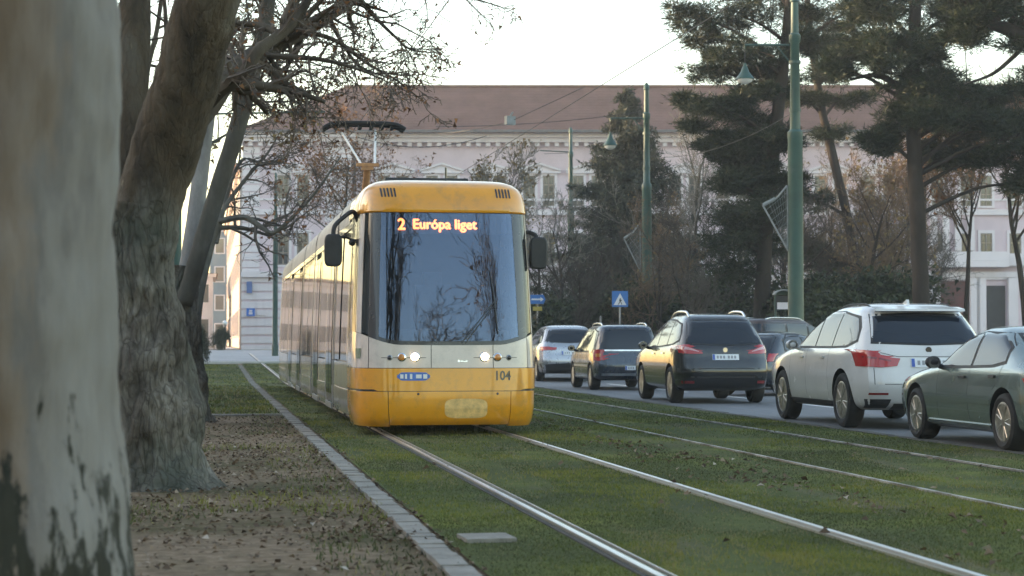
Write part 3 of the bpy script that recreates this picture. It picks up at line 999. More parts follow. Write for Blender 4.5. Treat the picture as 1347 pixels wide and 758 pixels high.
class Car:
    def __init__(s, name, label, prof, body_mat, cat='car', axles=(0.95, 3.85), wr=0.36, group='cars on the road beside the tram lawn', nexp=9.0):
        s.root = thing(name, label, cat, group=group)
        s.prof = prof; s.wr = wr; s.axles = axles
        P = smoothline(prof, 4)
        P[:, 0] = np.maximum.accumulate(P[:, 0])
        G = []
        N = 72
        # along the loop: crowd samples at the corners, yet keep some on the long sides
        for z, yr, yf, w in P:
            h = (z - prof[0][0]) / (prof[-1][0] - prof[0][0])
            nx = nexp - 3.0 * max(0, h - 0.6) / 0.4
            row = []
            L = (yf - yr) / 2; cy = (yf + yr) / 2
            for j in range(N):
                a = 2 * math.pi * (j + 0.5) / N
                c, sn = math.cos(a), math.sin(a)
                # square-ish direction, then scale onto the superellipse
                m = max(abs(c), abs(sn)); dx, dy = c / m, sn / m
                k = (abs(dx) ** nx + abs(dy) ** nx) ** (-1 / nx)
                row.append((w * dx * k, cy + L * dy * k, z))
            row.append(row[0])
            G.append(row)
        m = MB()
        V = [p for r in G for p in r[:-1]]
        fs = []
        for i in range(len(G) - 1):
            for j in range(N):
                j2 = (j + 1) % N
                fs.append((i * N + j, i * N + j2, (i + 1) * N + j2, (i + 1) * N + j))
        fs.append(tuple(range(N))[::-1]); fs.append(tuple((len(G) - 1) * N + j for j in range(N)))
        m.add(V, fs)
        me = m.mesh('body', None)
        s.bvh = BVHTree.FromPolygons([v.co for v in me.vertices], [tuple(p.vertices) for p in me.polygons])
        me.materials.append(body_mat); me.materials.append(M['well'])
        o = bpy.data.objects.new('body', me); COL.objects.link(o)
        # wheel openings
        c = MB()
        for ya in axles:
            for sd in (-1, 1):
                c.lathe([(wr + 0.055, sd * 1.2), (wr + 0.055, sd * 0.58)], (0, ya, wr + 0.01), 'X', 40)
        cm = c.mesh('cut'); cm.materials.append(body_mat); cm.materials.append(M['well'])
        for p in cm.polygons: p.material_index = 1
        co = bpy.data.objects.new('cut', cm); COL.objects.link(co)
        md = o.modifiers.new('b', 'BOOLEAN'); md.object = co; md.operation = 'DIFFERENCE'; md.solver = 'EXACT'; md.material_mode = 'TRANSFER'
        bpy.context.view_layer.update()
        new = bpy.data.meshes.new_from_object(o.evaluated_get(bpy.context.evaluated_depsgraph_get()))
        o.modifiers.clear(); o.data = new; new.name = 'body'
        bpy.data.objects.remove(co)
        new.polygons.foreach_set('use_smooth', [True] * len(new.polygons)); new.set_sharp_from_angle(angle=R(32))
        o.parent = s.root; s.body = o
        for ya in axles:
            for sd in (-1, 1): s.wheel(sd, ya)

    def hit(s, a, b, d):
        """project a 2D point: d in rear, front, left, right, top"""
        if d == 'rear': o, v = Vector((a, -3, b)), Vector((0, 1, 0))
        elif d == 'front': o, v = Vector((a, 9, b)), Vector((0, -1, 0))
        elif d == 'left': o, v = Vector((-3, a, b)), Vector((1, 0, 0))
        elif d == 'right': o, v = Vector((3, a, b)), Vector((-1, 0, 0))
        else: o, v = Vector((a, b, 5)), Vector((0, 0, -1))
        p, n, i, _ = s.bvh.ray_cast(o, v)
        if p is None: p, n, i, _ = s.bvh.find_nearest(o + v * 3.9)
        if n.dot(v) > 0: n = -n
        return p, n

    def patch(s, name, top, bot, d, mat, off=0.004, n=14, k=6, parent=None, smooth=60):
        T, B = resample(top, n), resample(bot, n)
        G = []
        for i in range(k + 1):
            row = []
            for t, b in zip(T, B):
                q = t + (b - t) * i / k
                p, nn = s.hit(q[0], q[1], d)
                row.append(p + nn * off)
            G.append(row)
        # rim back into the body
        def ins(row): return [p - (s.hit(0, 0, d)[1] * 0) + Vector((0, 0, 0)) for p in row]
        v = {'rear': Vector((0, 1, 0)), 'front': Vector((0, -1, 0)), 'left': Vector((1, 0, 0)), 'right': Vector((-1, 0, 0)), 'top': Vector((0, 0, -1))}[d]
        e = v * (off + 0.015)
        G = [[p + e for p in G[0]]] + G + [[p + e for p in G[-1]]]
        G = [[r[0] + e] + r + [r[-1] + e] for r in G]
        m = MB(); m.grid(G)
        return m.build(name, mat, parent or s.root, smooth)

    def both(s, name, top, bot, mat, **kw):
        return [s.patch(name, top, bot, d, mat, **kw) for d in ('left', 'right')]

    def line(s, pts, d, w=0.008, mat=None, name='panel_seam', off=0.0025):
        """a thin dark seam following the body"""
        P = resample(pts, max(6, len(pts) * 6))
        m = MB(); rows = []
        for i in range(len(P)):
            t = P[min(i + 1, len(P) - 1)] - P[max(i - 1, 0)]
            t = t / (np.linalg.norm(t) + 1e-9); nn = np.array([-t[1], t[0]]) * w / 2
            a, na = s.hit(*(P[i] + nn), d); b, nb = s.hit(*(P[i] - nn), d)
            rows.append([a + na * off, b + nb * off])
        m.grid(rows)
        return m.build(name, mat or M['trim'], s.body)

    def wheel(s, sd, ya):
        r = s.wr; x = sd * (np.interp(0.6, [p[0] for p in s.prof], [p[3] for p in s.prof]) - 0.015); iw = 0.22
        m = MB()
        rr = r * 0.7
        prof = [(rr, 0.0), (rr + 0.02, 0.012), (r - 0.05, 0.02), (r - 0.012, 0.0), (r, -0.03), (r, -iw + 0.03), (r - 0.02, -iw), (rr, -iw)]
        m.lathe([(a, sd * b) for a, b in prof], (x, ya, r), 'X', 36, closed=True)
        t = m.build('wheel', M['tyre'], s.root, 40)
        m = MB()
        m.lathe([(rr + 0.004, sd * 0.0), (rr - 0.02, sd * 0.006), (rr - 0.03, sd * -0.03), (rr - 0.04, sd * -0.12)], (x, ya, r), 'X', 36)
        rim = m.build('rim', M['rim'], t, 40)
        m = MB()
        m.lathe([(0.065, sd * -0.03), (0.06, sd * -0.005), (0.03, sd * 0.0)], (x, ya, r), 'X', 16)
        ph = random.random()
        for i in range(10):
            a = 2 * math.pi * (i // 2) / 5 + ph + (0.16 if i % 2 else -0.16)
            a2 = 2 * math.pi * (i // 2) / 5 + ph + (0.2 if i % 2 else -0.2)
            ca, sa = math.cos(a), math.sin(a)
            p0 = Vector((x - sd * 0.018, ya + 0.05 * math.cos(a), r + 0.05 * math.sin(a)))
            p1 = Vector((x - sd * 0.012, ya + (rr - 0.01) * math.cos(a2), r + (rr - 0.01) * math.sin(a2)))
            m.tube([p0, p1], [0.022, 0.017], 6)
        m.build('spoke', M['rim'], t, 40)
        m = MB(); m.lathe([(rr - 0.03, sd * -0.11), (0.02, sd * -0.09)], (x, ya, r), 'X', 24)
        m.build('brake', M['well'], t)

    def plate(s, x0, x1, z0, z1, d='rear'):
        o = s.patch('number_plate', [(x0, z1), (x1, z1)], [(x0, z0), (x1, z0)], d, M['plate_white'], 0.014, 6, 2)
        w = (x1 - x0)
        for i, f in enumerate((0.16, 0.28, 0.4, 0.58, 0.7, 0.82)):
            h = z1 - z0
            s.patch('plate_mark', [(x0 + w * f, z1 - h * 0.25), (x0 + w * (f + 0.07), z1 - h * 0.25)], [(x0 + w * f, z0 + h * 0.25), (x0 + w * (f + 0.07), z0 + h * 0.25)], d, M['plate_ink'], 0.0165, 3, 1, parent=o)
        s.patch('plate_band', [(x0 + 0.004, z1 - 0.004), (x0 + w * 0.09, z1 - 0.004)], [(x0 + 0.004, z0 + 0.004), (x0 + w * 0.09, z0 + 0.004)], d, M['plate_blue'], 0.0165, 3, 2, parent=o)
        return o

    def mirror(s, y, z, mat, w=0.2):
        for sd, d in ((-1, 'left'), (1, 'right')):
            p, n = s.hit(y, z, d)
            m = MB()
            m.ball((p.x + sd * 0.13, y - 0.01, z + 0.05), 0.1, 14, (1.0, 0.62, 0.75))
            m.tube([(p.x - sd * 0.03, y + 0.02, z - 0.02), (p.x + sd * 0.08, y, z + 0.02)], 0.03, 8)
            b = m.build('wing_mirror', mat, s.root, 60)
            m = MB(); m.lathe([(0.0005, 0), (0.075, 0)], (p.x + sd * 0.13, y - 0.062, z + 0.05), 'Y', 16)
            m.build('mirror_glass', M['chrome'], b)

    def rails(s, y0, y1, x, mat, rise=0.05, thick=0.018):
        for sd in (-1, 1):
            pts = []
            for i, y in enumerate(np.linspace(y0, y1, 9)):
                p, n = s.hit(sd * x, y, 'top')
                h = rise * math.sin(math.pi * min(1, max(0, i / 8)) ) ** 0.4 if 0 < i < 8 else -0.01
                pts.append((sd * x, y, p.z + h))
            m = MB(); m.tube(smoothline(pts, 3), thick, 8)
            m.build('roof_rail', mat, s.root, 60)

    def place(s, x, y, rz=0):
        s.root.location = (x, y, zg(y) + 0.01); s.root.rotation_euler = (0, 0, rz)
        return s.root


def seams(c, ys, z0, z1, arch=None):
    for d in ('left', 'right'):
        for y in ys: c.line([(y, z0), (y + 0.02, (z0 + z1) / 2), (y, z1)], d)


def glazing(c, wins, rearw, front_y, pillar=M['trim']):
    for top, bot in wins:
        al = np.array(list(top) + list(bot)); ce = al.mean(0)
        def grow(q): return [(ce[0] + (a - ce[0]) * 1.0 + 0.045 * np.sign(a - ce[0]), b + 0.03 * (1 if q is top else -1)) for a, b in q]
        fr = c.both('window_frame', grow(top), grow(bot), M['trim'], off=0.0025, n=14, k=6)
        for d, f in zip(('left', 'right'), fr): c.patch('side_window', top, bot, d, M['car_glass'], off=0.006, n=14, k=6)
    tp, bt = rearw
    c.patch('window_frame', [(a * 1.045, b + 0.03) for a, b in tp], [(a * 1.045, b - 0.025) for a, b in bt], 'rear', M['trim'], 0.0025, 18, 8)
    c.patch('rear_window', *rearw, 'rear', M['car_glass'], 0.006, n=18, k=8)


# ---- white SUV
M['white_paint'] = paint('white_car_paint', (0.64, 0.625, 0.61), 0, 0.22, (0.36, 0.32, 0.28), 0.58)
c = Car('car', 'white SUV with red L shaped tail lamps, waiting ahead of the grey green saloon', SUV, M['white_paint'], axles=(0.97, 3.9), wr=0.38)
glazing(c, [([(0.62, 1.36), (0.8, 1.52), (1.5, 1.6)], [(0.55, 1.22), (0.9, 1.14), (1.5, 1.13)]),
            ([(1.54, 1.6), (2.0, 1.6), (2.28, 1.57)], [(1.54, 1.13), (2.0, 1.13), (2.28, 1.13)]),
            ([(2.33, 1.56), (2.6, 1.46), (2.95, 1.27), (3.1, 1.17)], [(2.33, 1.13), (2.6, 1.13), (2.95, 1.13), (3.1, 1.13)])],
        ([(-0.64, 1.545), (0, 1.565), (0.64, 1.545)], [(-0.745, 1.19), (0, 1.165), (0.745, 1.19)]), 3.3)
c.patch('windscreen', [(-0.62, 1.6), (0.62, 1.6)], [(-0.78, 1.2), (0.78, 1.2)], 'front', M['car_glass'], n=16, k=8)
for sx in (-1, 1):
    a, b = sorted((sx * 0.5, sx * 0.93))
    tl = c.patch('tail_light', [(sx * 0.93, 1.09), (sx * 0.72, 1.06), (sx * 0.66, 0.99), (sx * 0.42, 0.965)], [(sx * 0.93, 0.86), (sx * 0.7, 0.845), (sx * 0.62, 0.85), (sx * 0.47, 0.865)], 'rear', M['tail_red'], 0.012, 16, 6)
    c.patch('light_guide', [(sx * 0.88, 1.0), (sx * 0.7, 0.975), (sx * 0.55, 0.94)], [(sx * 0.88, 0.975), (sx * 0.7, 0.95), (sx * 0.55, 0.92)], 'rear', M['tail_dark'], 0.014, 8, 2, parent=tl)
    d = 'left' if sx < 0 else 'right'
    c.patch('tail_light', [(0.03, 1.075), (0.24, 1.06), (0.38, 1.03)], [(0.05, 0.87), (0.2, 0.89), (0.34, 0.98)], d, M['tail_red'], 0.012, 8, 5)
    c.patch('reflector', [(sx * 0.84, 0.505), (sx * 0.6, 0.505)], [(sx * 0.84, 0.475), (sx * 0.6, 0.475)], 'rear', M['tail_dark'], 0.006, 5, 2)
    c.patch('exhaust_panel', [(sx * 0.86, 0.42), (sx * 0.55, 0.42)], [(sx * 0.82, 0.3), (sx * 0.58, 0.3)], 'rear', M['trim'], 0.01, 6, 3)
c.patch('diffuser', [(-0.5, 0.36), (0.5, 0.36)], [(-0.5, 0.275), (0.5, 0.275)], 'rear', M['trim'], 0.008, 8, 2)
c.plate(-0.27, 0.27, 0.845, 0.965)
c.line([(-0.9, 1.1), (-0.46, 0.99), (0.46, 0.99), (0.9, 1.1)], 'rear'); c.line([(-0.78, 0.62), (0.78, 0.62)], 'rear'); c.line([(-0.78, 0.62), (-0.78, 0.84)], 'rear'); c.line([(0.78, 0.62), (0.78, 0.84)], 'rear')
seams(c, (1.56, 2.62, 3.42), 0.42, 1.1)
c.both('sill_trim', [(1.3, 0.36), (3.5, 0.36)], [(1.3, 0.28), (3.5, 0.28)], M['trim'], n=8, k=2)
c.both('door_handle', [(1.75, 0.985), (1.95, 0.985)], [(1.75, 0.96), (1.95, 0.96)], M['white_paint'], off=0.025, n=5, k=2)
c.both('door_handle', [(2.75, 0.985), (2.95, 0.985)], [(2.75, 0.96), (2.95, 0.96)], M['white_paint'], off=0.025, n=5, k=2)
m = MB(); m.lathe([(0.045, 0.0), (0.04, -0.012)], (0, c.hit(0, 1.08, 'rear')[0].y, 1.08), 'Y', 20); m.build('badge', M['tram_black'], c.root)
m = MB(); G = []
for x in np.linspace(-0.64, 0.64, 12):
    G.append([(x, 0.50 + 0.03 * x * x, 1.6), (x, 0.40 + 0.05 * x * x, 1.615), (x, 0.41 + 0.05 * x * x, 1.645), (x, 0.66, 1.69 - 0.03 * x * x)])
m.grid(G); m.build('spoiler', M['white_paint'], c.root, 40)
m = MB(); m.prism([(0.9, 1.7), (1.12, 1.72), (0.93, 1.785)], -0.02, 0.02, 'X'); m.build('roof_fin', M['white_paint'], c.root)
m = MB(); m.tube([(0.02, 0.2, 1.17), (0.42, 0.22, 1.2)], 0.01, 6); m.build('rear_wiper', M['trim'], c.root)
c.rails(0.8, 2.3, 0.58, M['trim'], 0.02, 0.014)
c.mirror(3.05, 1.1, M['white_paint'])
c.patch('headlight', [(-0.9, 0.9), (-0.55, 0.88)], [(-0.9, 0.76), (-0.5, 0.76)], 'front', M['chrome'], 0.008, 6, 3)
c.patch('headlight', [(0.55, 0.88), (0.9, 0.9)], [(0.5, 0.76), (0.9, 0.76)], 'front', M['chrome'], 0.008, 6, 3)
c.place(8.72 + 0.96, 24.5, R(-1.0))

# ---- grey green saloon
M['green_paint'] = paint('grey_green_paint', (0.16, 0.21, 0.205), 0.55, 0.22, (0.12, 0.11, 0.09), 0.66)
c = Car('car', 'grey green saloon with silver wheels and a black door mirror, behind the white SUV', SEDAN, M['green_paint'], axles=(0.92, 3.62), wr=0.315, nexp=8)
glazing(c, [([(1.02, 1.12), (1.3, 1.265), (1.85, 1.285)], [(0.98, 0.98), (1.3, 0.935), (1.85, 0.92)]),
            ([(1.92, 1.285), (2.3, 1.23), (2.62, 1.09), (2.85, 0.955)], [(1.92, 0.92), (2.3, 0.915), (2.6, 0.915), (2.85, 0.915)])],
        ([(-0.52, 1.26), (0, 1.275), (0.52, 1.26)], [(-0.62, 0.96), (0, 0.945), (0.62, 0.96)]), 3)
c.patch('windscreen', [(-0.5, 1.27), (0.5, 1.27)], [(-0.66, 0.97), (0.66, 0.97)], 'front', M['car_glass'], n=14, k=8)
for sx in (-1, 1):
    c.patch('tail_light', [(sx * 0.82, 0.8), (sx * 0.48, 0.78)], [(sx * 0.82, 0.62), (sx * 0.52, 0.62)], 'rear', M['tail_red'], 0.01, 8, 4)
    d = 'left' if sx < 0 else 'right'
    c.patch('headlight', [(4.1, 0.76), (4.34, 0.7)], [(4.14, 0.62), (4.36, 0.6)], d, M['chrome'], 0.006, 6, 3)
c.plate(-0.26, 0.26, 0.62, 0.74)
seams(c, (1.9, 2.86), 0.3, 0.9)
c.line([(1.0, 0.95), (1.06, 0.75), (1.2, 0.66)], 'left'); c.line([(1.0, 0.95), (1.06, 0.75), (1.2, 0.66)], 'right')
c.both('side_moulding', [(1.28, 0.55), (3.25, 0.55)], [(1.28, 0.5), (3.25, 0.5)], M['green_paint'], off=0.014, n=10, k=2)
c.both('sill_trim', [(1.3, 0.27), (3.25, 0.27)], [(1.3, 0.21), (3.25, 0.21)], M['green_paint'], off=0.02, n=8, k=2)
c.both('door_handle', [(2.0, 0.8), (2.18, 0.8)], [(2.0, 0.77), (2.18, 0.77)], M['trim'], off=0.02, n=5, k=2)
c.both('door_handle', [(1.14, 0.82), (1.3, 0.82)], [(1.14, 0.79), (1.3, 0.79)], M['trim'], off=0.02, n=5, k=2)
c.mirror(2.78, 0.9, M['trim'])
c.place(8.56 + 0.865, 18.75, R(-1.0))

# ---- black crossover with bright roof rails
M['black_paint'] = paint('black_car_paint', (0.012, 0.013, 0.015), 0.2, 0.2, (0.06, 0.05, 0.042), 0.7)
c = Car('car', 'black estate car with bright roof rails and white topped red tail lamps', CROSS, M['black_paint'], axles=(0.92, 3.62), wr=0.345)
glazing(c, [([(0.55, 1.3), (0.75, 1.47), (1.3, 1.55)], [(0.5, 1.19), (0.85, 1.12), (1.3, 1.1)]),
            ([(1.35, 1.55), (1.8, 1.56), (2.15, 1.54)], [(1.35, 1.1), (1.8, 1.08), (2.15, 1.07)]),
            ([(2.2, 1.54), (2.5, 1.44), (2.85, 1.24), (3.05, 1.1)], [(2.2, 1.07), (2.5, 1.06), (2.85, 1.06), (3.05, 1.06)])],
        ([(-0.61, 1.53), (0, 1.55), (0.61, 1.53)], [(-0.72, 1.13), (0, 1.1), (0.72, 1.13)]), 3)
c.patch('windscreen', [(-0.58, 1.57), (0.58, 1.57)], [(-0.74, 1.14), (0.74, 1.14)], 'front', M['car_glass'], n=16, k=8)
for sx in (-1, 1):
    d = 'left' if sx < 0 else 'right'
    tl = c.patch('tail_light', [(sx * 0.905, 1.1), (sx * 0.7, 1.06), (sx * 0.45, 0.96)], [(sx * 0.905, 0.95), (sx * 0.7, 0.93), (sx * 0.45, 0.93)], 'rear', M['tail_red'], 0.012, 10, 5)
    c.patch('clear_lens', [(sx * 0.86, 1.075), (sx * 0.7, 1.045), (sx * 0.52, 0.975)], [(sx * 0.86, 1.02), (sx * 0.7, 1.0), (sx * 0.52, 0.965)], 'rear', M['tail_clear'], 0.015, 8, 3, parent=tl)
    c.patch('tail_light', [(0.03, 1.1), (0.25, 1.1), (0.42, 1.08)], [(0.06, 0.95), (0.2, 0.97), (0.4, 1.05)], d, M['tail_red'], 0.012, 8, 4)
    c.patch('reflector', [(sx * 0.84, 0.43), (sx * 0.62, 0.43)], [(sx * 0.84, 0.38), (sx * 0.62, 0.38)], 'rear', M['tail_dark'], 0.006, 5, 2)
c.plate(-0.26, 0.26, 0.81, 0.92)
c.line([(-0.8, 0.66), (0.8, 0.66)], 'rear', 0.012); c.line([(-0.85, 0.5), (0.85, 0.5)], 'rear', 0.03)
m = MB(); m.lathe([(0.05, 0.0), (0.045, -0.012)], (0, c.hit(0, 1.0, 'rear')[0].y, 1.0), 'Y', 16); m.build('badge', M['chrome'], c.root)
seams(c, (1.33, 2.18, 3.15), 0.4, 1.05)
c.both('door_handle', [(1.45, 0.95), (1.65, 0.95)], [(1.45, 0.92), (1.65, 0.92)], M['chrome'], off=0.02, n=5, k=2)
c.both('door_handle', [(2.3, 0.94), (2.5, 0.94)], [(2.3, 0.91), (2.5, 0.91)], M['chrome'], off=0.02, n=5, k=2)
c.both('arch_trim', [(0.45, 0.36), (1.4, 0.36)], [(0.5, 0.26), (1.4, 0.26)], M['trim'], n=6, k=2)
c.rails(0.72, 2.3, 0.56, M['bright_rail'], 0.075, 0.024)
m = MB(); m.tube([(0.0, 0.17, 1.11), (0.38, 0.19, 1.15)], 0.012, 6); m.build('rear_wiper', M['trim'], c.root)
c.mirror(2.95, 1.04, M['black_paint'])
c.place(8.93 + 0.92, 35.4, R(-1.2)); c.root.scale = (1, 1, 1.035)

# ---- dark blue grey people carrier
M['slate_paint'] = paint('slate_blue_paint', (0.04, 0.052, 0.072), 0.5, 0.24, (0.1, 0.095, 0.085), 0.66)
c = Car('car', 'boxy slate blue people carrier with bright strip below rear window', MPV, M['slate_paint'], axles=(0.82, 3.42), wr=0.315)
glazing(c, [([(0.42, 1.42), (0.9, 1.5), (1.3, 1.51)], [(0.36, 1.02), (0.9, 0.98), (1.3, 0.97)]),
            ([(1.36, 1.51), (1.8, 1.5), (2.1, 1.47)], [(1.36, 0.97), (1.8, 0.96), (2.1, 0.95)]),
            ([(2.16, 1.46), (2.5, 1.32), (2.85, 1.12), (3.0, 1.0)], [(2.16, 0.95), (2.5, 0.95), (2.85, 0.95), (3.0, 0.95)])],
        ([(-0.6, 1.48), (0, 1.49), (0.6, 1.48)], [(-0.7, 1.03), (0, 1.01), (0.7, 1.03)]), 3)
c.patch('windscreen', [(-0.58, 1.5), (0.58, 1.5)], [(-0.7, 1.08), (0.7, 1.08)], 'front', M['car_glass'], n=16, k=8)
for sx in (-1, 1):
    d = 'left' if sx < 0 else 'right'
    tl = c.patch('tail_light', [(sx * 0.835, 1.0), (sx * 0.62, 1.0)], [(sx * 0.835, 0.74), (sx * 0.7, 0.72)], 'rear', M['tail_red'], 0.012, 8, 5)
    c.patch('lens', [(sx * 0.79, 0.9), (sx * 0.68, 0.9)], [(sx * 0.79, 0.82), (sx * 0.7, 0.82)], 'rear', M['amber'], 0.014, 5, 3, parent=tl)
    c.patch('tail_light', [(0.03, 1.0), (0.22, 0.99)], [(0.05, 0.74), (0.16, 0.76)], d, M['tail_red'], 0.012, 6, 5)
c.patch('bright_strip', [(-0.6, 1.0), (0.6, 1.0)], [(-0.6, 0.965), (0.6, 0.965)], 'rear', M['chrome'], 0.012, 10, 2)
c.patch('bumper_trim', [(-0.8, 0.42), (0.8, 0.42)], [(-0.8, 0.36), (0.8, 0.36)], 'rear', M['steel'], 0.01, 12, 2)
c.plate(-0.1, 0.36, 0.5, 0.6)
seams(c, (1.33, 2.13, 3.0), 0.36, 0.93)
c.both('side_moulding', [(1.15, 0.62), (3.1, 0.62)], [(1.15, 0.57), (3.1, 0.57)], M['steel'], off=0.014, n=10, k=2)
c.both('sill_trim', [(1.15, 0.33), (3.1, 0.33)], [(1.15, 0.28), (3.1, 0.28)], M['steel'], off=0.012, n=8, k=2)
c.rails(0.55, 2.1, 0.56, M['bright_rail'], 0.06, 0.02)
c.mirror(2.95, 0.98, M['trim'])
c.place(9.42 + 0.85, 45.8, R(-1.5))

# ---- silver SUV
M['silver_paint'] = paint('silver_paint', (0.42, 0.43, 0.46), 0.7, 0.25, (0.25, 0.24, 0.22), 0.7)
c = Car('car', 'silver SUV with a black lower bumper, farthest of the waiting cars', CROSS, M['silver_paint'], axles=(0.92, 3.62), wr=0.345)
glazing(c, [([(0.55, 1.3), (0.75, 1.47), (1.3, 1.55)], [(0.5, 1.19), (0.85, 1.14), (1.3, 1.12)]),
            ([(1.35, 1.55), (1.8, 1.56), (2.15, 1.54)], [(1.35, 1.12), (1.8, 1.1), (2.15, 1.09)]),
            ([(2.2, 1.54), (2.5, 1.44), (2.85, 1.24), (3.05, 1.12)], [(2.2, 1.09), (2.5, 1.08), (2.85, 1.08), (3.05, 1.08)])],
        ([(-0.6, 1.52), (0, 1.54), (0.6, 1.52)], [(-0.73, 1.2), (0, 1.17), (0.73, 1.2)]), 3)
c.patch('windscreen', [(-0.58, 1.57), (0.58, 1.57)], [(-0.74, 1.14), (0.74, 1.14)], 'front', M['car_glass'], n=16, k=8)
for sx in (-1, 1):
    d = 'left' if sx < 0 else 'right'
    c.patch('tail_light', [(sx * 0.905, 1.05), (sx * 0.4, 1.02)], [(sx * 0.905, 0.93), (sx * 0.42, 0.95)], 'rear', M['tail_red'], 0.012, 10, 4)
    c.patch('tail_light', [(0.03, 1.05), (0.3, 1.04)], [(0.05, 0.93), (0.26, 0.96)], d, M['tail_red'], 0.012, 6, 4)
c.plate(-0.26, 0.26, 0.8, 0.91)
c.patch('bumper_trim', [(-0.86, 0.52), (0, 0.56), (0.86, 0.52)], [(-0.8, 0.26), (0, 0.26), (0.8, 0.26)], 'rear', M['trim'], 0.012, 14, 4)
c.both('sill_trim', [(1.3, 0.42), (3.2, 0.42)], [(1.3, 0.26), (3.2, 0.26)], M['trim'], n=8, k=2)
seams(c, (1.33, 2.18, 3.15), 0.45, 1.07)
c.mirror(2.95, 1.06, M['silver_paint'])
c.place(9.75 + 0.92, 55.5, R(-2.0))

# ---- parked at an angle on the far side: brown van and dark hatchback
M['brown_paint'] = paint('brown_paint', (0.05, 0.024, 0.016), 0.3, 0.3, (0.12, 0.1, 0.08), 0.64)
c = Car('van', 'brown passenger van parked at an angle beyond the black car', VAN, M['brown_paint'], 'van', axles=(0.8, 3.5), wr=0.32, group='cars parked at an angle across the road')
glazing(c, [([(0.3, 1.64), (1.1, 1.65)], [(0.26, 1.14), (1.1, 1.12)]), ([(1.2, 1.65), (2.05, 1.64)], [(1.2, 1.12), (2.05, 1.1)]),
            ([(2.14, 1.63), (2.5, 1.52), (2.95, 1.18)], [(2.14, 1.1), (2.5, 1.1), (2.95, 1.1)])],
        ([(-0.66, 1.64), (0.66, 1.64)], [(-0.74, 1.16), (0.74, 1.16)]), 3)
c.patch('windscreen', [(-0.66, 1.66), (0.66, 1.66)], [(-0.75, 1.16), (0.75, 1.16)], 'front', M['car_glass'], n=14, k=8)
for sx in (-1, 1):
    for z0, z1 in ((1.0, 1.1), (0.76, 0.88)):
        c.patch('tail_light', [(sx * 0.87, z1), (sx * 0.72, z1)], [(sx * 0.87, z0), (sx * 0.72, z0)], 'rear', M['tail_red'], 0.012, 6, 3)
c.plate(-0.26, 0.26, 0.62, 0.73)
seams(c, (1.15, 2.1, 3.1), 0.36, 1.06)
c.rails(0.5, 2.2, 0.6, M['bright_rail'], 0.03, 0.015)
c.mirror(2.95, 1.1, M['trim'])
VANPOS = on(1004, 46.5)
van = c
def park(c, px, Z, rz, corner):
    """stand the car so that its right rear corner shows in photo column px"""
    p = on(px, Z)
    q = Matrix.Rotation(rz, 3, 'Z') @ Vector((corner[0], corner[1], 0))
    c.place(p.x - q.x, p.y - q.y, rz)
park(c, 1004, 47.0, R(-52), (0.87, 0.05))

M['navy_paint'] = paint('dark_navy_paint', (0.014, 0.019, 0.028), 0.3, 0.22, (0.07, 0.065, 0.06), 0.68)
c = Car('car', 'dark navy hatchback parked at an angle in front of the brown van', HATCH, M['navy_paint'], axles=(0.75, 3.2), wr=0.305, group='cars parked at an angle across the road')
glazing(c, [([(0.85, 1.2), (1.1, 1.32), (1.6, 1.34)], [(0.8, 1.02), (1.1, 0.94), (1.6, 0.93)]), ([(1.66, 1.34), (2.0, 1.28), (2.4, 1.1), (2.7, 0.93)], [(1.66, 0.92), (2.0, 0.92), (2.4, 0.92), (2.7, 0.92)])],
        ([(-0.58, 1.31), (0.58, 1.31)], [(-0.68, 0.96), (0.68, 0.96)]), 3)
c.patch('windscreen', [(-0.55, 1.31), (0.55, 1.31)], [(-0.68, 0.97), (0.68, 0.97)], 'front', M['car_glass'], n=14, k=8)
for sx in (-1, 1):
    c.patch('tail_light', [(sx * 0.79, 0.93), (sx * 0.7, 0.93)], [(sx * 0.79, 0.76), (sx * 0.71, 0.76)], 'rear', M['tail_red'], 0.012, 6, 4)
c.plate(-0.26, 0.26, 0.55, 0.66)
seams(c, (1.62, 2.75), 0.3, 0.9)
c.mirror(2.6, 0.92, M['trim'])
park(c, 1012, 41.5, R(-48), (0.83, 0.05))
# ------------------------------------------------------------------ trees
def bark(name, stops, patch=None, scale=2.0, stretch=(1, 1, 0.35), bump=0.6, bscale=9, dist=0.04):
    t = NT(name)
    v = t.coord('Object', stretch)
    n = t.noise(v, scale, 6, 0.65)
    col = t.ramp(n, stops)
    fine = t.noise(v, bscale, 8, 0.75)
    col = t.mix(0.45, col, t.ramp(fine, [(0.25, (0.55, 0.55, 0.55)), (0.75, (1.35, 1.35, 1.35))]), 'MULTIPLY')
    if patch:
        for c, sc, lev, seed in patch:
            v2 = t.coord('Object', (1, 1, 0.55))
            mp = t.n('VectorMath', operation='ADD'); mp.inputs[1].default_value = (seed, seed, seed)
            t.l(v2, mp.inputs[0])
            m = t.ramp(t.noise(mp.outputs[0], sc, 5, 0.6), [(lev, (0, 0, 0)), (lev + 0.05, (1, 1, 1))])
            col = t.mix(m, col, c)
    return t.bsdf(col, 0.85, spec=0.2, normal=t.bump(fine, bump, dist))


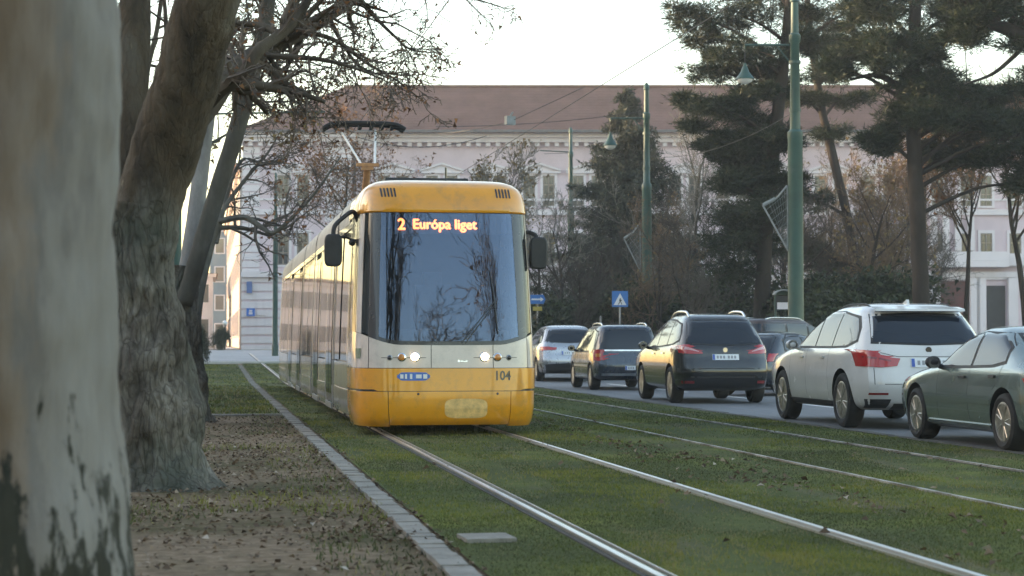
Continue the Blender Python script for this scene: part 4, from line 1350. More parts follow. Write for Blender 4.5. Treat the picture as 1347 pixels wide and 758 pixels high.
def bark_foot():
    """smooth pale plane bark with dark rough bark left at the foot and tan patches"""
    t = NT('pale_plane_bark')
    v = t.coord('Object', (1, 1, 0.3))
    n = t.noise(v, 2.4, 8, 0.68)
    # tan under-bark lies on one flank, grey on the rest
    cx = t.n('TexCoord'); sx = t.n('SeparateXYZ'); t.l(cx.outputs['Object'], sx.inputs[0])
    fl = t.n('MapRange', i_1=0.2, i_2=0.42, i_3=-0.2, i_4=0.18); t.l(sx.outputs['X'], fl.inputs[0])
    mx = t.n('Math', operation='ADD'); t.l(n, mx.inputs[0]); t.l(fl.outputs[0], mx.inputs[1])
    col = t.ramp(mx.outputs[0], [(0.3, (0.13, 0.092, 0.064)), (0.44, (0.17, 0.135, 0.108)), (0.52, (0.135, 0.122, 0.112)), (0.6, (0.18, 0.163, 0.145)), (0.75, (0.21, 0.197, 0.18))])
    fine = t.noise(t.coord('Object', (1, 1, 0.16)), 14, 8, 0.7)
    col = t.mix(0.35, col, t.ramp(fine, [(0.3, (0.72, 0.72, 0.72)), (0.7, (1.2, 1.2, 1.2))]), 'MULTIPLY')
    # scabs of dark bark, many near the foot, few above
    c = t.n('TexCoord'); sp = t.n('SeparateXYZ'); t.l(c.outputs['Object'], sp.inputs[0])
    hr = t.n('MapRange', i_1=0.5, i_2=1.15, i_3=0.11, i_4=-0.1); t.l(sp.outputs['Z'], hr.inputs[0])
    pn = t.noise(t.coord('Object', (1.5, 1.5, 0.42)), 5.2, 9, 0.72)
    ad = t.n('Math', operation='ADD'); t.l(pn, ad.inputs[0]); t.l(hr.outputs[0], ad.inputs[1])
    m = t.ramp(ad.outputs[0], [(0.56, (0, 0, 0)), (0.595, (1, 1, 1))])
    scab = t.ramp(fine, [(0.3, (0.01, 0.012, 0.008)), (0.7, (0.04, 0.038, 0.026))])
    col = t.mix(m, col, scab)
    ht = t.n('Math', operation='MULTIPLY_ADD'); t.l(m, ht.inputs[0]); ht.inputs[1].default_value = 1.2; t.l(fine, ht.inputs[2])
    return t.bsdf(col, 0.72, spec=0.25, normal=t.bump(ht.outputs[0], 0.45, 0.03))


M['bark_pale'] = bark_foot()
M['bark_rough'] = bark('rough_plane_bark', [(0.3, (0.028, 0.026, 0.022)), (0.52, (0.075, 0.066, 0.054)), (0.72, (0.17, 0.155, 0.13))],
                       [((0.2, 0.19, 0.165), 3.0, 0.66, 3.0), ((0.12, 0.09, 0.045), 4.5, 0.7, 9.0)], 2.6, (1, 1, 0.4), 1.0, 11, 0.06)
def bark_fork():
    t = NT('forked_plane_bark')
    v = t.coord('Object', (1, 1, 0.4))
    n = t.noise(v, 3.2, 8, 0.72)
    rough = t.ramp(n, [(0.34, (0.025, 0.022, 0.018)), (0.46, (0.105, 0.09, 0.074)), (0.56, (0.17, 0.15, 0.126)), (0.66, (0.29, 0.265, 0.23))])
    rough = t.mix(t.ramp(t.noise(t.coord('Object'), 1.1, 4), [(0.45, (0, 0, 0)), (0.65, (0.75, 0.75, 0.75))]), rough, (0.07, 0.082, 0.064))
    n2 = t.noise(t.coord('Object', (1, 1, 0.22)), 2.4, 6, 0.65)
    limb = t.ramp(n2, [(0.35, (0.04, 0.032, 0.022)), (0.5, (0.1, 0.074, 0.047)), (0.66, (0.14, 0.12, 0.09))])
    flake = t.ramp(t.noise(t.coord('Object', (1, 1, 0.3)), 7.5, 6, 0.7), [(0.66, (0, 0, 0)), (0.7, (1, 1, 1))])
    limb = t.mix(flake, limb, (0.24, 0.2, 0.14))
    c = t.n('TexCoord'); sp = t.n('SeparateXYZ'); t.l(c.outputs['Object'], sp.inputs[0])
    a = t.n('MapRange', i_1=1.6, i_2=3.0, i_3=-0.6, i_4=0.6); t.l(sp.outputs['Z'], a.inputs[0])
    ad = t.n('Math', operation='ADD'); t.l(a.outputs[0], ad.inputs[0]); t.l(t.noise(t.coord('Object', (1, 1, 0.4)), 2.6, 6, 0.7), ad.inputs[1])
    m = t.ramp(ad.outputs[0], [(0.42, (0, 0, 0)), (0.62, (1, 1, 1))])
    col = t.mix(m, rough, limb)
    vo = t.n('TexVoronoi', feature='DISTANCE_TO_EDGE'); vo.inputs['Scale'].default_value = 13
    wv = t.n('VectorMath', operation='ADD'); nz = t.n('TexNoise'); nz.inputs['Scale'].default_value = 3.0; nz.inputs['Detail'].default_value = 4
    sc = t.n('VectorMath', operation='SCALE'); sc.inputs['Scale'].default_value = 0.4
    vv = t.coord('Object', (1, 1, 0.3)); t.l(vv, nz.inputs['Vector']); t.l(nz.outputs['Color'], sc.inputs[0]); t.l(vv, wv.inputs[0]); t.l(sc.outputs[0], wv.inputs[1]); t.l(wv.outputs[0], vo.inputs['Vector'])
    crack = t.ramp(vo.outputs['Distance'], [(0.0, (0.62, 0.6, 0.58)), (0.06, (0.85, 0.85, 0.84)), (0.16, (1.05, 1.05, 1.05))])
    cm = t.n('MapRange', i_1=0.0, i_2=1.0, i_3=1.0, i_4=0.12); t.l(m, cm.inputs[0])
    col = t.mix(cm.outputs[0], col, crack, 'MULTIPLY')
    fn = t.noise(t.coord('Object', (1, 1, 0.35)), 8, 9, 0.75)
    bh_ = t.n('Math', operation='MULTIPLY_ADD'); t.l(crack, bh_.inputs[0]); bh_.inputs[1].default_value = 0.35; t.l(fn, bh_.inputs[2])
    bh = bh_.outputs[0]
    return t.bsdf(col, 0.82, spec=0.25, normal=t.bump(bh, 1.0, 0.06))


M['bark_fork'] = bark_fork()
M['bark_limb'] = bark('limb_bark', [(0.3, (0.04, 0.032, 0.025)), (0.5, (0.085, 0.068, 0.05)), (0.7, (0.15, 0.13, 0.1))],
                      [((0.16, 0.16, 0.14), 2.2, 0.66, 5.0)], 1.8, (1, 1, 0.3), 0.5, 12, 0.03)
M['bark_grey'] = bark('grey_bark', [(0.3, (0.045, 0.042, 0.036)), (0.55, (0.09, 0.085, 0.072)), (0.75, (0.17, 0.165, 0.145))], None, 2.0, (1, 1, 0.4), 0.5, 9, 0.03)
M['bark_brown'] = bark('brown_bark', [(0.3, (0.022, 0.018, 0.016)), (0.6, (0.048, 0.038, 0.032)), (0.8, (0.075, 0.062, 0.054))], None, 2.0, (1, 1, 0.3), 0.6, 9, 0.03)
M['twig_grey'] = var('grey_twig', (0.17, 0.155, 0.135), 0.85, 0.3, 1.0)
M['twig_dark'] = var('dark_twig', (0.06, 0.05, 0.042), 0.85, 0.3, 1.0)
M['twig_plane'] = var('plane_twig', (0.11, 0.085, 0.066), 0.85, 0.3, 1.0)
M['twig_brown'] = var('brown_twig', (0.13, 0.085, 0.055), 0.85, 0.35, 1.0)
M['leaf_orange'] = leafmat('dry_orange_leaf', [(0, (0.08, 0.035, 0.018)), (0.5, (0.2, 0.085, 0.035)), (1, (0.3, 0.16, 0.07))], trans=0.4)
M['leaf_gold'] = leafmat('dry_gold_leaf', [(0, (0.09, 0.062, 0.034)), (0.5, (0.18, 0.125, 0.06)), (1, (0.28, 0.215, 0.11))], trans=0.4)
M['leaf_brown'] = leafmat('hanging_dead_leaf', [(0, (0.05, 0.026, 0.016)), (0.6, (0.16, 0.075, 0.036)), (1, (0.3, 0.14, 0.06))], trans=0.3)
M['needle'] = leafmat('pine_needle', [(0, (0.012, 0.02, 0.012)), (0.5, (0.022, 0.036, 0.018)), (0.85, (0.04, 0.056, 0.024)), (1, (0.08, 0.075, 0.03))], trans=0.15)
M['needle_blue'] = leafmat('spruce_needle', [(0, (0.03, 0.038, 0.03)), (0.5, (0.055, 0.066, 0.048)), (1, (0.1, 0.105, 0.07))], trans=0.12)
M['evergreen'] = leafmat('evergreen_leaf', [(0, (0.012, 0.02, 0.01)), (0.6, (0.026, 0.04, 0.018)), (1, (0.055, 0.075, 0.03))], trans=0.15)


def jit(n, s): return rng.normal(0, s, n)


def flakes(C, size, aspect=0.5, droop=0.0, flat=0.0, out=None):
    """loose leaf triangles at the points C; out = the way they point, if any"""
    n = len(C)
    d = rng.normal(0, 1, (n, 3))
    if out is not None: d = 0.55 * d + 1.2 * out
    d[:, 2] = d[:, 2] * (1 - flat) - droop
    d /= np.linalg.norm(d, axis=1)[:, None] + 1e-9
    w = np.cross(d, rng.normal(0, 1, (n, 3))); w /= np.linalg.norm(w, axis=1)[:, None] + 1e-9
    s = (size * rng.uniform(0.6, 1.4, n))[:, None]
    return np.stack([C - w * s * aspect * 0.5, C + w * s * aspect * 0.5, C + d * s], 1)


class Grow:
    """branching by repeated splitting; thick wood and fine twigs are kept apart"""
    def __init__(s, seed, maxlev=4, twig_lev=2, minr=0.004):
        s.r = random.Random(seed); s.wood = MB(); s.twig = MB(); s.tips = []; s.maxlev = maxlev; s.tl = twig_lev; s.minr = minr

    def limb(s, pts, rad, lev, n=None, wob=0.0):
        m = s.wood if lev < s.tl else s.twig
        m.tube(pts, rad, n or (12 if lev == 0 else 7 if lev == 1 else 4 if lev == 2 else 3), cap=lev < s.tl, wob=wob, seed=s.r.random())

    def spread(s, p, d, L, r, lev, kids=(6, 6, 5, 4), ang=(35, 60), ratio=0.6, up=0.12, wig=0.22, start=0.3):
        k = 6 if lev < 2 else 4
        pts = [Vector(p)]; d = Vector(d).normalized(); dirs = [d.copy()]
        for i in range(k):
            d = (d + Vector((s.r.gauss(0, wig), s.r.gauss(0, wig), s.r.gauss(0, wig) + up)) * (0.5 if lev == 0 else 1) * (4 / k)).normalized()
            pts.append(pts[-1] + d * L / k); dirs.append(d.copy())
        rad = [max(s.minr, r * (1 - 0.75 * i / k)) for i in range(k + 1)]
        s.limb(pts, rad, lev)
        if lev >= s.maxlev:
            s.tips.append(pts[-1]); s.tips.append(pts[-2]); return
        s.kids(pts, dirs, rad, L, lev, kids, ang, ratio, up, wig, start)

    def kids(s, pts, dirs, rad, L, lev, kids, ang, ratio, up, wig, start):
        n = kids[min(lev, len(kids) - 1)]; k = len(pts) - 1
        for j in range(n):
            f = start + (1 - start) * (j + s.r.random()) / n
            x = f * k; i = min(k - 1, int(x)); t = x - i
            p = pts[i].lerp(pts[i + 1], t); dd = Vector(dirs[i])
            a = R(s.r.uniform(*ang))
            ax = dd.cross(Vector((s.r.gauss(0, 1), s.r.gauss(0, 1), s.r.gauss(0, 1)))).normalized()
            nd = Matrix.Rotation(a, 3, ax) @ dd
            s.spread(p, nd, L * ratio * s.r.uniform(0.7, 1.15) * (1.1 - 0.45 * f), max(s.minr, (rad[i] + (rad[i + 1] - rad[i]) * t) * 0.6), lev + 1, kids, ang, ratio, up, wig, 0.15)

    def along(s, pts, rad, lev, L, kids, n=None, wob=0, ang=(30, 65), ratio=0.6, up=0.05, wig=0.25, start=0.3):
        """a limb of given shape that sprouts by itself"""
        P = [Vector(q) for q in pts]
        D = [((P[min(i + 1, len(P) - 1)] - P[max(0, i - 1)])).normalized() for i in range(len(P))]
        s.limb(P, rad, lev, n, wob)
        if kids: s.kids(P, D, list(rad), L, lev, kids, ang, ratio, up, wig, start)


def leafy(g, name, mat, parent, frac, size, droop=0.4, spread=0.12, per=1):
    C = np.array([tuple(t) for t in g.tips])
    if len(C) == 0: return
    C = C[rng.random(len(C)) < frac]
    C = np.repeat(C, per, 0)
    C = C + rng.normal(0, spread, C.shape)
    P = flakes(C, size, 0.7, droop)
    return tris(name, P, mat, parent, rng.random(len(P)))


# ---- three old plane trees along the kerb, built limb by limb
def L3(pts):          # (px, py, Z, radius)
    P = [tuple(at(a, b, Z)) + (r,) for a, b, Z, r in pts]
    S = smoothline(P, 6)
    return S[:, :3], S[:, 3]


def trunk_obj(parent, items, mat, name='trunk', n=40, wob=0.08, ridge=0.0, step=0.09):
    m = MB()
    for i, (pts, rad) in enumerate(items):
        # resample finely so that the bark relief shows
        q = np.concatenate([pts, rad[:, None]], 1)
        d = np.concatenate([[0], np.cumsum(np.linalg.norm(np.diff(pts, axis=0), axis=1))])
        k = max(8, int(d[-1] / step))
        t = np.linspace(0, d[-1], k)
        q = np.stack([np.interp(t, d, q[:, j]) for j in range(4)], 1)
        m.tube(q[:, :3], q[:, 3], n, True, wob, i * 3.7, ridge)
    return m.build(name, mat, parent, 180)


# nearest trunk, cut by the edge of the picture
Z1 = 6.1
root = thing('plane_tree', 'thick pale plane trunk with smooth bark and dark scabs at its foot, nearest to viewer', 'tree', on(-60, Z1), 0, 'plane trees along the kerb')
loc = root.location.copy()
def rel(S): return (S[0] - np.array(loc), S[1])
b = on(-60, Z1)
pA = [tuple(b + Vector((0, 0, z))) + (r,) for z, r in ((-0.2, 0.86), (0.0, 0.77), (0.12, 0.69), (0.3, 0.61), (0.5, 0.565), (0.8, 0.535), (1.2, 0.515), (1.8, 0.51), (2.6, 0.515), (3.4, 0.53), (4.2, 0.55))]
S = smoothline(pA, 4)
trunk_obj(root, [rel((S[:, :3], S[:, 3]))], M['bark_pale'], n=160, wob=0.06, ridge=0.012, step=0.04)
g = Grow(11, 4, 2, 0.005)
top = b + Vector((0, 0, 4.0)) - loc
for i, (dx, dy, dz, L, r) in enumerate(((-0.5, 0.2, 1, 7, 0.28), (0.5, -0.4, 1.1, 7, 0.26), (0.1, -0.8, 0.8, 6, 0.22), (-0.7, -0.5, 0.9, 6, 0.2))):
    g.spread(top, (dx, dy, dz), L, r, 1, (0, 6, 5, 4), (30, 55), 0.6, 0.1, 0.18, 0.35)
br = g.wood.build('branch', M['bark_limb'], root, 60)
g.twig.build('crown', M['twig_dark'], root, None, fix=False)

# second trunk, forked low: a heavy limb leans out over the track side
Z2 = 15.8
root = thing('plane_tree', 'dark rough plane trunk that forks into a heavy limb leaning toward the tram', 'tree', on(200, Z2), 0, 'plane trees along the kerb')
loc = root.location.copy()
def rel(S): return (S[0] - np.array(loc), S[1])
t1 = rel(L3([(208, 668, Z2, 0.86), (206, 644, Z2, 0.62), (203, 620, Z2, 0.52), (198, 580, Z2, 0.455), (192, 510, Z2, 0.42), (185, 440, Z2, 0.36), (180, 380, Z2, 0.325), (180, 320, Z2, 0.31), (186, 270, Z2, 0.29)]))
t2 = rel(L3([(182, 330, Z2, 0.26), (196, 265, Z2, 0.27), (214, 205, Z2, 0.285), (236, 130, Z2 - 0.2, 0.275), (256, 55, Z2 - 0.4, 0.265), (275, -20, Z2 - 0.6, 0.255), (298, -130, Z2 - 0.8, 0.22), (310, -260, Z2 - 1, 0.17)]))
t3 = rel(L3([(178, 330, Z2 + 0.1, 0.19), (170, 250, Z2 + 0.3, 0.165), (170, 150, Z2 + 0.5, 0.15), (173, 50, Z2 + 0.7, 0.145), (176, -60, Z2 + 0.9, 0.13), (170, -200, Z2 + 1.1, 0.1)]))
tr = trunk_obj(root, [t1], M['bark_fork'], n=180, wob=0.2, ridge=0.03, step=0.025)
trunk_obj(tr, [t2], M['bark_fork'], 'limb', 90, 0.08, 0.016, 0.04)
trunk_obj(tr, [t3], M['bark_fork'], 'limb', 60, 0.08, 0.014, 0.04)
# bark knots and loose plates along the trunk edge
g = Grow(5, 4, 2, 0.004)
bigl = rel(L3([(205, 240, Z2 + 0.5, 0.1), (238, 185, Z2 + 1.2, 0.115), (268, 142, Z2 + 1.8, 0.12), (300, 100, Z2 + 2.2, 0.115), (335, 72, Z2 + 2.6, 0.1), (372, 52, Z2 + 3, 0.09), (415, 28, Z2 + 3.4, 0.075), (470, -8, Z2 + 3.8, 0.06), (530, -60, Z2 + 4.2, 0.04)]))
g.along(bigl[0], bigl[1], 0, 2.6, (15, 8, 5, 3), 14, 0.08, (35, 75), 0.45, -0.05, 0.26, 0.3)
def side_limb(g, pts, kids=(10, 6, 3), L=1.5, up=-0.08, lev=1):
    S = rel(L3(pts)); g.along(S[0], S[1], lev, L, (0,) * lev + kids if lev else kids, 6, 0.05, (30, 70), 0.5, up, 0.24, 0.15)
side_limb(g, [(268, 142, 17.6, 0.07), (290, 118, 17.4, 0.065), (318, 98, 17.3, 0.06), (338, 66, 17.3, 0.055), (372, 40, 17.4, 0.05), (398, 8, 17.5, 0.045), (420, -40, 17.5, 0.03)])
side_limb(g, [(345, 72, 18.4, 0.035), (385, 74, 18.3, 0.03), (425, 78, 18.2, 0.022), (470, 90, 18.1, 0.014), (512, 108, 18, 0.006)])
side_limb(g, [(400, 40, 19.2, 0.03), (440, 52, 19.2, 0.024), (482, 82, 19.2, 0.017), (520, 104, 19.2, 0.011), (556, 132, 19.2, 0.005)])
side_limb(g, [(430, 18, 19.4, 0.03), (452, 60, 19.3, 0.02), (476, 90, 19.2, 0.013), (505, 96, 19.2, 0.009), (540, 92, 19.2, 0.005)])
side_limb(g, [(468, -10, 19.6, 0.028), (490, 18, 19.6, 0.022), (518, 46, 19.6, 0.016), (540, 64, 19.6, 0.011), (572, 68, 19.6, 0.005)])
side_limb(g, [(352, 72, 18.4, 0.024), (372, 104, 18.4, 0.018), (392, 132, 18.4, 0.012), (404, 156, 18.4, 0.006)])
side_limb(g, [(520, -30, 19.8, 0.02), (560, -22, 19.8, 0.016), (610, -8, 19.8, 0.011), (660, 8, 19.8, 0.005)], (7, 4, 2))
side_limb(g, [(238, 150, 16.4, 0.03), (226, 95, 16.5, 0.026), (218, 50, 16.7, 0.022), (214, 0, 16.9, 0.018), (205, -50, 17, 0.012)], (6, 4, 2))
side_limb(g, [(188, 150, 16.6, 0.03), (192, 92, 16.9, 0.026), (204, 40, 17.1, 0.022), (212, -20, 17.3, 0.018)], (4, 3, 2))
for q, dd, L in ((t2[0][-1], (0.5, 0.1, 1), 7.5), (t2[0][-1], (0.9, -0.4, 0.9), 6), (t2[0][-4], (0.3, 0.8, 0.9), 6), (t3[0][-1], (-0.5, 0.2, 1), 7), (t3[0][-1], (-0.2, -0.7, 1), 6)):
    g.spread(q, dd, L, 0.11, 1, (0, 7, 5, 4), (30, 58), 0.58, 0.1, 0.18, 0.25)
g.wood.build('branch', M['bark_limb'], root, 60)
cr = g.twig.build('crown', M['twig_plane'], root, None, fix=False)
leafy(g, 'hanging_leaves', M['leaf_brown'], cr, 0.22, 0.045, 0.6, 0.03)

# third trunk: two stems
Z3 = 28.6
root = thing('plane_tree', 'slimmer plane tree with two stems, a pale upright one and one leaning toward the tram', 'tree', on(240, Z3), 0, 'plane trees along the kerb')
loc = root.location.copy()
t1 = rel(L3([(256, 572, Z3, 0.52), (252, 552, Z3, 0.36), (246, 510, Z3, 0.31), (240, 450, Z3, 0.28), (239, 400, Z3, 0.26), (244, 350, Z3, 0.2)]))
t2 = rel(L3([(240, 385, Z3, 0.13), (250, 330, Z3, 0.13), (258, 270, Z3, 0.125), (266, 200, Z3, 0.12), (276, 120, Z3, 0.11), (290, 40, Z3, 0.1), (300, -60, Z3, 0.07)]))
t3 = rel(L3([(242, 400, Z3 - 0.2, 0.13), (258, 345, Z3 - 0.3, 0.13), (278, 275, Z3 - 0.4, 0.13), (303, 195, Z3 - 0.5, 0.125), (325, 120, Z3 - 0.6, 0.12), (340, 60, Z3 - 0.7, 0.11), (352, 0, Z3 - 0.8, 0.1), (362, -80, Z3 - 0.9, 0.06)]))
tr = trunk_obj(root, [t1], M['bark_fork'], n=90, wob=0.2, ridge=0.04, step=0.04)
trunk_obj(tr, [t3], M['bark_grey'], 'stem', 24, 0.08)
M['bark_ash'] = bark('ash_grey_bark', [(0.3, (0.16, 0.155, 0.145)), (0.55, (0.28, 0.27, 0.26)), (0.75, (0.4, 0.39, 0.37))], None, 2.0, (1, 1, 0.4), 0.4, 9, 0.03)
trunk_obj(tr, [t2], M['bark_ash'], 'stem', 24, 0.06)
g = Grow(8, 4, 2, 0.006)
for S, n in ((t2, 5), (t3, 6)):
    P = [Vector(p) for p in S[0]]
    D = [(P[min(i + 1, len(P) - 1)] - P[max(0, i - 1)]).normalized() for i in range(len(P))]
    g.kids(P, D, list(S[1] * 0.34), 3.6, 0, (n + 3, 7, 5, 3), (35, 70), 0.5, 0.0, 0.22, 0.5)
for q, dd, L in ((t2[0][-1], (-0.3, 0.1, 1), 7), (t2[0][-1], (-0.6, -0.5, 0.9), 6), (t3[0][-1], (0.6, 0.1, 1), 7.5), (t3[0][-1], (0.3, -0.7, 0.9), 6.5), (t3[0][-3], (0.7, 0.6, 0.8), 6)):
    g.spread(q, dd, L, 0.08, 1, (0, 8, 6, 4), (30, 58), 0.58, 0.1, 0.18, 0.25)
g.wood.build('branch', M['bark_grey'], root, 60)
cr = g.twig.build('crown', M['twig_plane'], root, None, fix=False)
leafy(g, 'hanging_leaves', M['leaf_gold'], cr, 0.3, 0.09, 0.5, 0.06)


# ---- bare trees of the square
def bare_tree(name, label, px, Z, height, tr, seed, twig, barkm, lean=(0, 0), kids=(9, 7, 6, 4), L0=None, start=0.35, leaf=None, frac=0.2, lsize=0.14, per=1, group='bare trees of the square', up=0.12, ang=(28, 55), ratio=0.55, minr=0.009):
    p = on(px, Z) if not isinstance(px, Vector) else px
    root = thing(name, label, 'tree', p, 0, group)
    g = Grow(seed, 4, 2, minr)
    g.spread((0, 0, -0.2), (lean[0], lean[1], 1), height * (0.72 if L0 is None else L0), tr, 0, kids, ang, ratio, up, 0.2, start)
    g.wood.build('trunk', barkm, root, 60)
    cr = g.twig.build('crown', twig, root, None, fix=False)
    if leaf: leafy(g, 'dry_leaves', leaf, cr, frac, lsize, 0.4, lsize * 0.9, per)
    return root


bare_tree('linden_tree', 'round headed bare tree with sunlit golden tips rising behind the tram\'s roof', 652, 62, 7.7, 0.13, 21, M['twig_grey'], M['bark_brown'], leaf=M['leaf_gold'], frac=0.22, lsize=0.13, kids=(14, 10, 8, 4), start=0.25, up=0.16, minr=0.008)
bare_tree('bare_tree', 'bare grey tree between the tram and the spruce', 735, 78, 8.0, 0.12, 22, M['twig_grey'], M['bark_brown'], kids=(8, 6, 5, 3))
bare_tree('bare_tree', 'tall grey bare tree spreading right of the spruce against the facade', 884, 84, 12.5, 0.2, 23, M['twig_grey'], M['bark_grey'], kids=(11, 7, 6, 4), start=0.2)
bare_tree('bare_tree', 'bare tree with golden brown leaves beside the leaning pine trunk', 1120, 74, 8.8, 0.16, 24, M['twig_brown'], M['bark_brown'], leaf=M['leaf_gold'], frac=0.16, lsize=0.17, kids=(11, 7, 6, 4), start=0.22)
bare_tree('bare_tree', 'bare brown tree in front of the right end of the facade', 1232, 84, 12.5, 0.16, 25, M['twig_brown'], M['bark_brown'], leaf=M['leaf_orange'], frac=0.1, lsize=0.18, kids=(11, 8, 6, 4), start=0.58)
bare_tree('bare_tree', 'bare tree with rusty orange leaves left of the portal balcony', 1268, 72, 10.5, 0.13, 26, M['twig_brown'], M['bark_brown'], leaf=M['leaf_orange'], frac=0.22, lsize=0.15, kids=(10, 8, 6, 4), start=0.6)
bare_tree('bare_tree', 'bare tree at the picture\'s right edge with a few rusty leaves', 1352, 66, 11.5, 0.15, 27, M['twig_brown'], M['bark_brown'], leaf=M['leaf_orange'], frac=0.1, lsize=0.15, kids=(10, 8, 6, 4), start=0.55)
bare_tree('bare_tree', 'low dark bare tree tangled just right of the middle lamp pole', 905, 66, 6.5, 0.1, 28, M['twig_dark'], M['bark_brown'], kids=(10, 7, 6, 4), start=0.12, ang=(35, 70))
# a thicket of fine bare crowns between the pines and the facade
dense = [bare_tree('bare_tree', 'dense dark bare tree just right of the spruce, low before the facade', 912, 92, 9.5, 0.15, 41, M['twig_dark'], M['bark_brown'], kids=(13, 9, 7, 4), start=0.12, ang=(30, 65), minr=0.008),
         bare_tree('bare_tree', 'dense brown bare tree between the near lamp pole and the leaning pine', 1085, 96, 10.5, 0.16, 42, M['twig_brown'], M['bark_brown'], kids=(13, 9, 7, 4), start=0.15, ang=(30, 65), minr=0.008, leaf=M['leaf_gold'], frac=0.07, lsize=0.16),
         bare_tree('bare_tree', 'dense grey bare tree behind the massive straight pine', 1180, 98, 11, 0.17, 43, M['twig_dark'], M['bark_brown'], kids=(13, 9, 7, 4), start=0.15, ang=(30, 65), minr=0.008)]
more = [(0, 960, 86, 0.85, 'dense bare tree partly behind the tall black pine, left side'), (1, 1030, 100, 1.05, 'bare brown tree behind the near lamp pole'), (2, 1058, 76, 0.75, 'small dense bare tree between pine and notice case'),
        (0, 1140, 88, 0.95, 'dark bare tree behind the leaning pine trunk'), (1, 1160, 78, 0.8, 'smaller brown bare tree left of the massive pine'), (2, 1196, 104, 0.9, 'grey bare tree far behind the massive pine trunk'),
        (2, 790, 80, 0.62, 'low grey bare tree left of the middle lamp pole'),
        (0, 765, 70, 0.5, 'low dark bare tree behind the crossing sign'), (1, 870, 70, 0.62, 'low brown bare tree right of the middle lamp pole'), (2, 700, 88, 0.72, 'grey bare tree directly behind the tram\'s right mirror'),
        (0, 850, 98, 0.85, 'dark bare tree behind the spruce')]
for i, (k, px, Z, sc, lab) in enumerate(more):
    dup(dense[k], lab, on(px, Z), i * 1.3 + 0.4, None, sc)
bare_tree('bare_tree', 'airy tree of fine twigs with rusty leaves, seen above the tram\'s flank before the roof', 436, 80, 12.2, 0.13, 51, M['twig_brown'], M['bark_grey'], leaf=M['leaf_orange'], frac=0.4, lsize=0.13, kids=(11, 9, 8, 4), start=0.52, ang=(35, 70), up=0.05, minr=0.006)
# small tree on the left whose limbs reach right before the pale facade
p = on(262, 47)
root = thing('bare_tree', 'small bare tree with a long crooked limb reaching right in front of the pale facade', 'tree', p, 0, 'bare trees of the square')
loc = p.copy()
g = Grow(31, 4, 2, 0.007)
s1 = rel(L3([(262, 520, 47, 0.16), (258, 420, 47, 0.13), (272, 340, 47, 0.11), (286, 290, 47, 0.1)]))
g.limb([Vector(v) for v in s1[0]], s1[1], 0, 12, 0.1)
for pts in ([(285, 292, 47, 0.09), (320, 286, 46.8, 0.08), (345, 300, 46.6, 0.075), (360, 306, 46.5, 0.06), (385, 285, 46.4, 0.05), (415, 252, 46.2, 0.04), (448, 205, 46, 0.02)],
            [(286, 300, 47, 0.07), (318, 300, 47.2, 0.06), (352, 310, 47.4, 0.035), (372, 322, 47.4, 0.012)],
            [(286, 290, 47, 0.07), (302, 262, 47.2, 0.055), (330, 226, 47.4, 0.045), (352, 200, 47.5, 0.03), (368, 172, 47.6, 0.012)],
            [(284, 320, 47, 0.06), (300, 250, 47.5, 0.05), (318, 210, 47.7, 0.04), (345, 214, 47.8, 0.03), (385, 206, 47.8, 0.012)]):
    side_limb(g, pts, (9, 5, 4), 3.0, 0.02)
g.wood.build('trunk', M['bark_grey'], root, 60)
cr = g.twig.build('crown', M['twig_dark'], root, None, fix=False)
leafy(g, 'dry_leaves', M['leaf_orange'], cr, 0.12, 0.12, 0.4, 0.1)


# ---- evergreens
def needle_cloud(blobs, per, size, aspect=0.16):
    """blobs = [(center, (rx, ry, rz))]; each is broken into tufts of needles that point outward"""
    out, dirs = [], []
    for c, r in blobs:
        c = np.array(tuple(c)); r = np.array(r)
        k = max(5, int(8 + 17 * r[0]))
        sub = rng.normal(0, 0.52, (k, 3)); sub /= np.maximum(1, np.linalg.norm(sub, axis=1) / 1.15)[:, None]
        for sc in sub:
            o = c + sc * r
            n = int(per * rng.uniform(1.6, 2.8))
            q = rng.normal(0, 1, (n, 3)) * np.array([0.2, 0.2, 0.1]) * rng.uniform(0.45, 1.15)
            out.append(o + q)
            dd = q / (np.linalg.norm(q, axis=1)[:, None] + 1e-6); dd[:, 2] += 0.25
            dirs.append(dd)
    C = np.concatenate(out)
    return flakes(C, size, aspect, 0.0, 0.2, np.concatenate(dirs))


